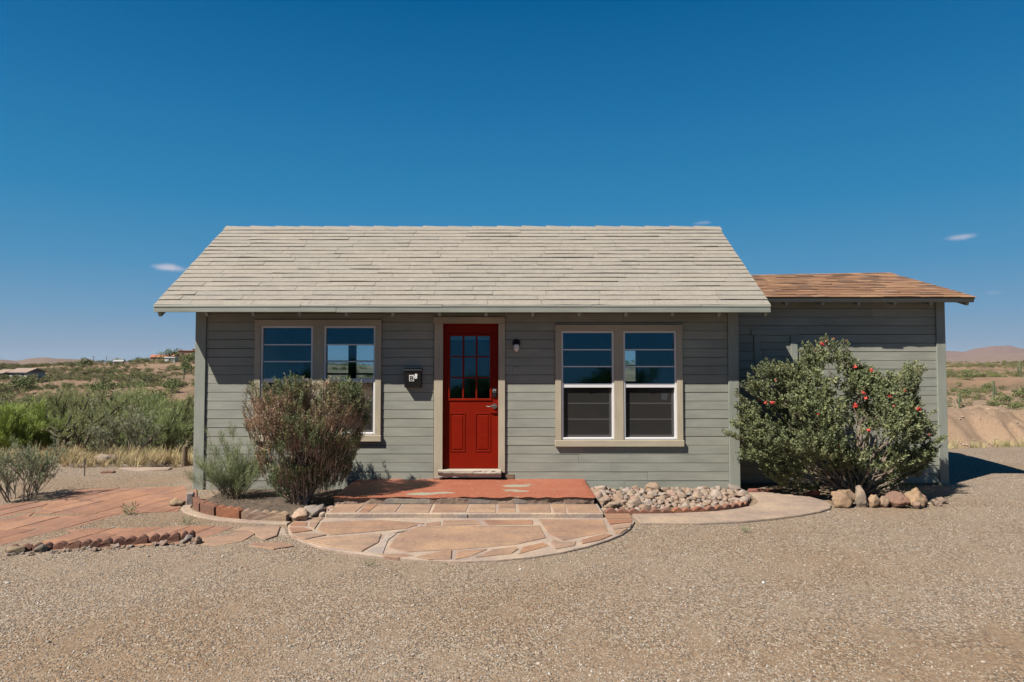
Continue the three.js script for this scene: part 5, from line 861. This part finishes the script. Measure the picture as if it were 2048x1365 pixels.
tree({ name: 'palo_verde_tree', label: 'palo verde tree lower down behind the wooden post', category: 'tree', seed: 508, x: -10.9, z: -10.5, top: 0.55, r: 1.0, stems: 4, splay: 0.7, rad: 0.06, levels: 3, kids: [4, 4, 3], kink: 0.4, rise: 0.3, wide: 0.8, leaves: 1200, jit: 0.25, ls: 0.85, leaf: needleSpray, cols: palo, bark: mBarkGreen });
tree({ name: 'mesquite_tree', label: 'broad mesquite tree behind the bright green bush', category: 'tree', group: 'mesquite trees below the yard', seed: 509, x: -12.1, z: -8.2, top: 1.0, r: 1.15, stems: 3, splay: 0.6, rad: 0.06, levels: 3, kids: [4, 4, 3], kink: 0.45, rise: 0.2, wide: 0.8, leaves: 1300, jit: 0.25, ls: 0.8, leaf: needleSpray, cols: mesq, bark: mBark });
tree({ name: 'mesquite_tree', label: 'fresh green mesquite tree far down behind the silvery tree', category: 'tree', group: 'mesquite trees below the yard', seed: 510, x: -15.2, z: -16.5, top: 1.0, r: 1.6, stems: 3, splay: 0.6, rad: 0.07, levels: 3, kids: [4, 4, 3], kink: 0.45, rise: 0.2, wide: 0.8, leaves: 1900, jit: 0.35, ls: 1.2, leaf: needleSpray, cols: palo, bark: mBark });
tree({ name: 'mesquite_tree', label: 'olive mesquite tree at the foot of the scrub hill', category: 'tree', group: 'mesquite trees below the yard', seed: 514, x: -15.3, z: -20.5, top: 0.75, r: 1.9, stems: 3, splay: 0.6, rad: 0.07, levels: 3, kids: [4, 4, 3], kink: 0.45, rise: 0.2, wide: 0.8, leaves: 1700, jit: 0.4, ls: 1.4, leaf: needleSpray, cols: mesq, bark: mBark });
// trees on the rise behind the viewpoint, which the windows and the door mirror
tree({ name: 'mesquite_tree', label: 'dark mesquite tree behind the viewpoint mirrored in the door panes', category: 'tree', seed: 511, x: -1.6, z: 27, h: 2.2, r: 2.6, stems: 4, splay: 0.9, rad: 0.08, levels: 3, kids: [4, 4, 3], kink: 0.5, rise: 0.1, wide: 0.9, leaves: 2600, jit: 0.5, ls: 2.0, leaf: needleSpray, cols: mesq, bark: mBark, far: true });
tree({ name: 'mesquite_tree', label: 'rounded dark tree behind the viewpoint mirrored in the left window', category: 'tree', seed: 512, x: -9.4, z: 26, h: 3.0, r: 2.2, stems: 4, splay: 0.7, rad: 0.08, levels: 3, kids: [4, 4, 3], kink: 0.5, rise: 0.1, wide: 0.9, leaves: 2600, jit: 0.5, ls: 2.0, leaf: needleSpray, cols: mesq, bark: mBark, far: true });
tree({ name: 'mesquite_tree', label: 'low dark tree behind the viewpoint mirrored in the right window', category: 'tree', seed: 513, x: 5.3, z: 25, h: 2.4, r: 2.2, stems: 4, splay: 0.9, rad: 0.08, levels: 3, kids: [4, 4, 3], kink: 0.5, rise: 0.1, wide: 0.9, leaves: 2600, jit: 0.5, ls: 2.0, leaf: needleSpray, cols: mesq, bark: mBark, far: true });

{ // dry grass
  const r = rng(601), geo = [tuft(61, 46, 0.34, 0.30, 0.0032), tuft(62, 38, 0.28, 0.38, 0.0032)], put = (name, label, cols, spots) => {
    geo.forEach((gm, k) => { const list = spots.filter((_, i) => i % 2 === k), im = new THREE.InstancedMesh(gm, mLeafFar, list.length); im.name = numbered(name); im.castShadow = im.receiveShadow = true; list.forEach(([x, z, s], i) => { _q.setFromAxisAngle(UP, r() * 6.28); _m.compose(V(x, groundY(x, z) - 0.02, z), _q, V(s, s * (0.8 + 0.5 * r()), s)); im.setMatrixAt(i, _m); im.setColorAt(i, _c.setRGB(...pick(r, cols))); }); scene.add(tag(im, label + (k ? ', finer tufts' : ', coarse tufts'), 'grass', null, 'stuff')); });
  };
  const straw = [[0.34, 0.265, 0.13], [0.30, 0.225, 0.11], [0.37, 0.30, 0.165], [0.26, 0.19, 0.095]], spots = [];
  for (let k = 0; k < 900; k++) { const x = -11.5 + r() * 6.6, z = -2.55 - r() * 2.2 - (x < -7.4 ? 0.2 : 0); if (fbm(x / 0.8, z / 0.8, 2, 5) > -0.25) spots.push([x, z, 0.6 + 0.6 * r()]); }
  for (let k = 0; k < 90; k++) { const x = -8.6 + r() * 3, z = -2.0 - 0.7 * r(); spots.push([x, z, 0.4 + 0.5 * r()]); }
  put('grass', 'dry straw coloured grass at the yard edge', straw, spots);
  const right = []; for (let k = 0; k < 150; k++) { const x = 8.2 + r() * 8, z = -4.9 - r() * 1.8; if (fbm(x / 0.9, z / 0.9, 2, 8) > -0.05) right.push([x, z, 0.5 + 0.5 * r()]); }
  put('grass', 'yellow green grass tufts along the drive edge', [[0.28, 0.25, 0.11], [0.33, 0.28, 0.14], [0.22, 0.21, 0.09]], right);
}
{ // weeds and litter
  const weed = (x, z, s, label) => { const g = tag(group('weed'), label, 'weed'); leafMesh('leaves', sprayGeo(71, 14, 0.10, 0.06, 0.004, 1.0, 0.0015), mLeaf, Array.from({ length: 7 }, (_, i) => [V(Math.cos(i) * 0.03, 0.01, Math.sin(i) * 0.03), V(Math.cos(i * 2.1) * 0.6, 1, Math.sin(i * 2.1) * 0.6).normalize(), s * (0.6 + 0.1 * i), [0.13, 0.16, 0.06]]), g); g.position.set(x, groundY(x, z), z); };
  weed(-4.46, 1.49, 1.0, 'small dry weed growing at the tip of the gravel wedge'); weed(2.45, 2.22, 0.5, 'small green weed in the gravel before the walkway'); weed(-1.25, 3.36, 0.4, 'tiny green weed at the front edge of the patio'); weed(-3.55, 1.95, 0.6, 'small weed beside the planter kerb');
  const dead = tag(group('brush_pile'), 'small grey pile of dead brush beside the wooden post', 'brush'), b = new GB(), r = rng(88); for (let k = 0; k < 50; k++) { const a = r() * 6.3, e = V(Math.cos(a) * 0.26, 0.04 + 0.18 * r(), Math.sin(a) * 0.2); b.tube(arch(V((r() - 0.5) * 0.15, 0, 0), e, 0.03, r, 0.05, 3), taper(4, 0.006, 0.002), 3); } mesh('twigs', b.geo(), M([0.14, 0.11, 0.085], 0.95), dead); dead.position.set(-6.0, -0.06, -2.1);
  const lb = new GB(), q = rng(89); for (let k = 0; k < 700; k++) { const w = q() < 0.55, x = w ? 3.75 + q() * 2.2 : -3.8 + q() * 1.6, z = w ? -0.4 + q() * 1.35 : 0.2 + q() * 1.3, y = groundY(x, z) + (w ? 0.006 : 0.075), a = q() * 6.3, s = 0.012 + 0.02 * q(), n = V((q() - 0.5) * 0.8, 0, 0); lb.tri(V(x, y, z), V(x + Math.cos(a) * s, y + 0.012 * q(), z + Math.sin(a) * s), V(x + Math.cos(a + 0.9) * s, y + 0.008 * q(), z + Math.sin(a + 0.9) * s)); }
  tag(mesh('leaf_litter', lb.geo(), M([0.15, 0.095, 0.06], 0.95)), 'brown leaf litter under the shrubs', 'leaf litter', null, 'stuff');
}

// ------------------------------------------------------------------ the hills: scrub, cactus, houses
function bushGeo(seed, n, lumps) { const r = rng(seed), b = new GB(), c = Array.from({ length: lumps }, () => [V((r() - 0.5) * 1.3, 0.35 + 0.45 * r(), (r() - 0.5) * 1.3), 0.34 + 0.22 * r()]); for (let k = 0; k < n; k++) { const [o, R] = c[Math.floor(r() * lumps)], d = V(r() - 0.5, r() - 0.4, r() - 0.5).normalize(), p = o.clone().addScaledVector(d, R * Math.pow(r(), 0.4)), s = V(r() - 0.5, r() - 0.5, r() - 0.5).normalize().multiplyScalar(0.075), t = V(r() - 0.5, r() - 0.5, r() - 0.5).cross(s).normalize().multiplyScalar(0.035); if (p.y < 0.02) p.y = 0.02; b.tri(p.clone().sub(s), p.clone().add(t), p.clone().add(s)); b.tri(p.clone().sub(s), p.clone().add(s), p.clone().sub(t)); } b.tube([V(0, -0.3, 0), V(0.05, 0.4, 0)], [0.03, 0.02], 4); return b.geo(); }
const bushes = [bushGeo(1, 620, 7), bushGeo(2, 480, 6), bushGeo(3, 420, 8)];
{
  const r = rng(701), list = [[], [], []], olive = [[0.12, 0.118, 0.045], [0.145, 0.135, 0.06], [0.10, 0.105, 0.042], [0.16, 0.14, 0.075], [0.105, 0.125, 0.038]];
  let n = 0, t = 0;
  while (n < 17000 && t++ < 260000) {
    const pickd = r(), left = pickd < 0.33 || (pickd > 0.53 && r() < 0.7), s = pickd < 0.33 ? -0.86 + r() * 0.42 : pickd < 0.53 ? 0.60 + r() * 0.28 : left ? -1.5 + r() * 1.7 : 0.2 + r() * 1.3, d = 22 * Math.pow(22, r()); // bearing and distance from the yard
    const z = 9 - d, x = s * d, q = -z; if (q < 16) continue;
    const f = fbm(x / 16, z / 20, 3, 77); if (f < (left ? 0.10 : 0.16) + 0.6 * (r() - 0.45)) continue;
    if (!left && q < 46) continue;
    const sz = (0.16 + 0.66 * Math.pow(r(), 2.4)) * (left ? 0.92 : 0.66) * (1 + d / 400) * (f > 0.25 ? 1.3 : 1); list[n % 3].push([x, z, sz]); n++;
  }
  bushes.forEach((g, k) => { const im = new THREE.InstancedMesh(g, mLeafFar, list[k].length); im.name = numbered('scrub'); im.castShadow = im.receiveShadow = true; list[k].forEach(([x, z, s], i) => { _q.setFromAxisAngle(UP, r() * 6.28); _m.compose(V(x, groundY(x, z) - 0.05, z), _q, V(s * 1.15, s * (0.75 + 0.4 * r()), s * 1.15)); im.setMatrixAt(i, _m); im.setColorAt(i, _c.setRGB(...pick(r, olive))); }); scene.add(tag(im, ['olive desert scrub covering the far hills', 'brownish desert scrub covering the far hills', 'sparse desert scrub covering the far hills'][k], 'scrub', null, 'stuff')); });
  // taller trees one can pick out
  const proto = group('hill_tree'); mesh('crown', bushes[0], M([0.105, 0.135, 0.042], 0.9), proto); mesh('trunk', new GB().tube([V(0, -0.4, 0), V(0.03, 0.35, 0)], [0.04, 0.025], 5).geo(), mBark, proto);
  const spots = [[-0.66, 60, 1.6], [-0.60, 66, 2.0], [-0.70, 72, 1.9], [-0.55, 78, 1.7], [-0.63, 84, 2.1], [-0.52, 92, 1.8], [-0.58, 46, 1.5], [-0.68, 50, 1.7], [-0.75, 95, 1.9], [-0.50, 150, 2.4], [-0.53, 215, 3.2], [-0.515, 235, 3.4], [-0.49, 200, 3.0], [-0.575, 240, 2.6], [-0.66, 180, 2.4], [0.665, 56, 0.75], [0.70, 64, 0.85], [0.752, 58, 0.95], [0.785, 62, 1.15], [0.735, 78, 1.0], [0.70, 92, 1.1], [0.80, 86, 1.2], [0.775, 52, 0.7]];
  spots.forEach(([s, d, h], k) => { const o = k ? proto.clone() : proto; if (k) { o.name = numbered('hill_tree'); scene.add(o); } const z = 9 - d, x = s * d; o.position.set(x, groundY(x, z) - 0.1, z); o.scale.set(h * 1.1, h, h * 1.1); o.rotation.y = k * 1.7; tag(o, k < 15 ? 'green desert tree on the scrub hill, ' + (d < 70 ? 'low on the slope' : d < 130 ? 'half way up the slope' : 'near the crest') + (s < -0.64 ? ' below the pale house' : s < -0.56 ? ' below the utility poles' : ' below the adobe house') : 'green desert tree beyond the eroded bank, ' + (d < 60 ? 'close behind the bank' : d < 80 ? 'on the flat' : 'far out on the flat') + (s < 0.72 ? ' beside the annex corner' : ' at the picture edge'), 'tree', k < 15 ? 'trees on the scrub hill' : 'trees beyond the bank'); });
  // saguaros
  const sag = (s, d, h, arms, label) => { const g = tag(group('saguaro'), label, 'cactus'), z = 9 - d, x = s * d; const ribbed = (pts, R) => { const b = new GB(); b.tube(pts, pts.map((_, i) => R * (i === 0 ? 0.8 : i === pts.length - 1 ? 0.35 : 1)), 10); return b.geo(true); }; const m = M([0.075, 0.095, 0.045], 0.9); mesh('trunk', ribbed([V(0, -0.3, 0), V(0, h * 0.3, 0), V(0.03, h * 0.7, 0), V(0.02, h * 0.95, 0), V(0.02, h, 0)], h * 0.055), m, g); for (const [sd, y, l] of arms) mesh('arm', ribbed([V(0, y, 0), V(sd * h * 0.10, y - 0.02, 0), V(sd * h * 0.14, y + 0.15 * h, 0), V(sd * h * 0.14, y + l, 0), V(sd * h * 0.14, y + l + 0.1, 0)], h * 0.04), m, g); g.position.set(x, groundY(x, z), z); };
  sag(0.741, 62, 1.75, [[1, 0.55, 0.5]], 'dark saguaro cactus with one arm beyond the eroded bank'); sag(0.688, 55, 1.35, [[1, 0.6, 0.3], [-1, 0.5, 0.35]], 'pale saguaro cactus close to the annex corner'); sag(0.783, 96, 2.6, [[-1, 1.0, 0.8]], 'saguaro cactus on the far flat at the picture edge'); sag(-0.505, 120, 2.2, [], 'bare saguaro cactus on the scrub hill');
}
function farHouse(s, d, turn, label, roofC, wallC, wings, y = 0) {
  const g = tag(group('far_house'), label, 'house'), z = 9 - d, x = s * d, wm = M(wallC, 0.9), rm = M(roofC, 0.9), gm = M([0.05, 0.06, 0.075], 0.3);
  for (const [wx, wz, w, l, h, rh, flat] of wings) {
    const wall = mesh('wall', uvm(new THREE.BoxGeometry(w, h + 1.5, l)).translate(wx, h / 2 - 0.75, wz), wm, g);
    if (flat) mesh('roof', uvm(cbox(w + 0.4, 0.35, l + 0.4, 0.05)).translate(wx, h + 0.15, wz), rm, g);
    else { const sh = new THREE.Shape([[-l / 2 - 0.4, 0], [l / 2 + 0.4, 0], [0, rh]].map((p) => new THREE.Vector2(...p))); mesh('roof', uvm(new THREE.ExtrudeGeometry(sh, { depth: w + 0.5, bevelEnabled: false }).rotateY(Math.PI / 2).translate(wx - w / 2 - 0.25, h + 0.01, wz)), rm, g); }
    for (let k = 0; k < Math.max(1, Math.floor(w / 2.4)); k++) { const px = wx - w / 2 + (k + 0.5) * w / Math.max(1, Math.floor(w / 2.4)), win = mesh('window', uvm(new THREE.BoxGeometry(0.55, 0.6, 0.06)).translate(px, h * 0.52, wz + l / 2 + 0.02), gm, g); mesh('frame', uvm(new THREE.BoxGeometry(0.68, 0.08, 0.1)).translate(px, h * 0.52 + 0.34, wz + l / 2 + 0.02), wm, win); }
  }
  g.position.set(x, groundY(x, z) + y, z); g.rotation.y = turn; return g;
}
farHouse(-0.756, 128, -0.35, 'long pale house with a brown gabled roof on the scrub hill', [0.22, 0.16, 0.13], [0.52, 0.47, 0.42], [[1.9, 0, 5.2, 3.4, 1.15, 0.85], [-2.6, 0.6, 2.6, 3.4, 1.0, 0.75]], 0.35);
farHouse(-0.497, 236, 0.2, 'adobe house with a flat roof on top of the hill', [0.26, 0.125, 0.075], [0.27, 0.17, 0.11], [[0, 0, 6, 5, 2.2, 0, 1], [3.4, 0.5, 3.2, 4, 2.8, 0, 1]], 0.6);
farHouse(-0.541, 225, 0.2, 'low house with an orange tiled roof on the hill', [0.30, 0.11, 0.055], [0.30, 0.20, 0.14], [[0, 0, 5.2, 4, 0.7, 0.9]], 0.2);
farHouse(-0.522, 228, -0.1, 'small house with an orange roof below the adobe house', [0.32, 0.125, 0.065], [0.30, 0.20, 0.14], [[0, 0, 3.4, 3.5, 0.8, 0.8]], 0.2);
farHouse(-0.525, 205, 0.1, 'white trailer parked on the hill below the orange roofs', [0.55, 0.55, 0.55], [0.58, 0.58, 0.58], [[0, 0, 3.0, 2.0, 1.2, 0, 1]], 0.1);
farHouse(-0.605, 190, 0.3, 'tiny grey shed on the crest of the scrub hill', [0.30, 0.30, 0.31], [0.36, 0.36, 0.37], [[0, 0, 2.2, 2, 0.9, 0.5]], 0.1);
for (const [s, d, h, label] of [[-0.644, 600, 11, 'far utility pole with a cross arm on the skyline'], [-0.624, 600, 10.5, 'far plain utility pole on the skyline']]) {
  const g = tag(group('utility_pole'), label, 'pole'), z = 9 - d, x = s * d, m = M([0.12, 0.10, 0.085], 0.9); mesh('pole', new THREE.CylinderGeometry(0.22, 0.28, h + 6, 8).translate(0, (h - 6) / 2, 0), m, g); if (h > 10.6) mesh('cross_arm', new THREE.BoxGeometry(3.2, 0.25, 0.25).translate(0, h - 1.2, 0), m, g); g.position.set(x, -1, z);
}

// thin desert haze: the far ranges fade towards blue
scene.fog = new THREE.FogExp2(new THREE.Color(0.62, 0.72, 0.90), 0.000013);
renderer.render(scene, camera);
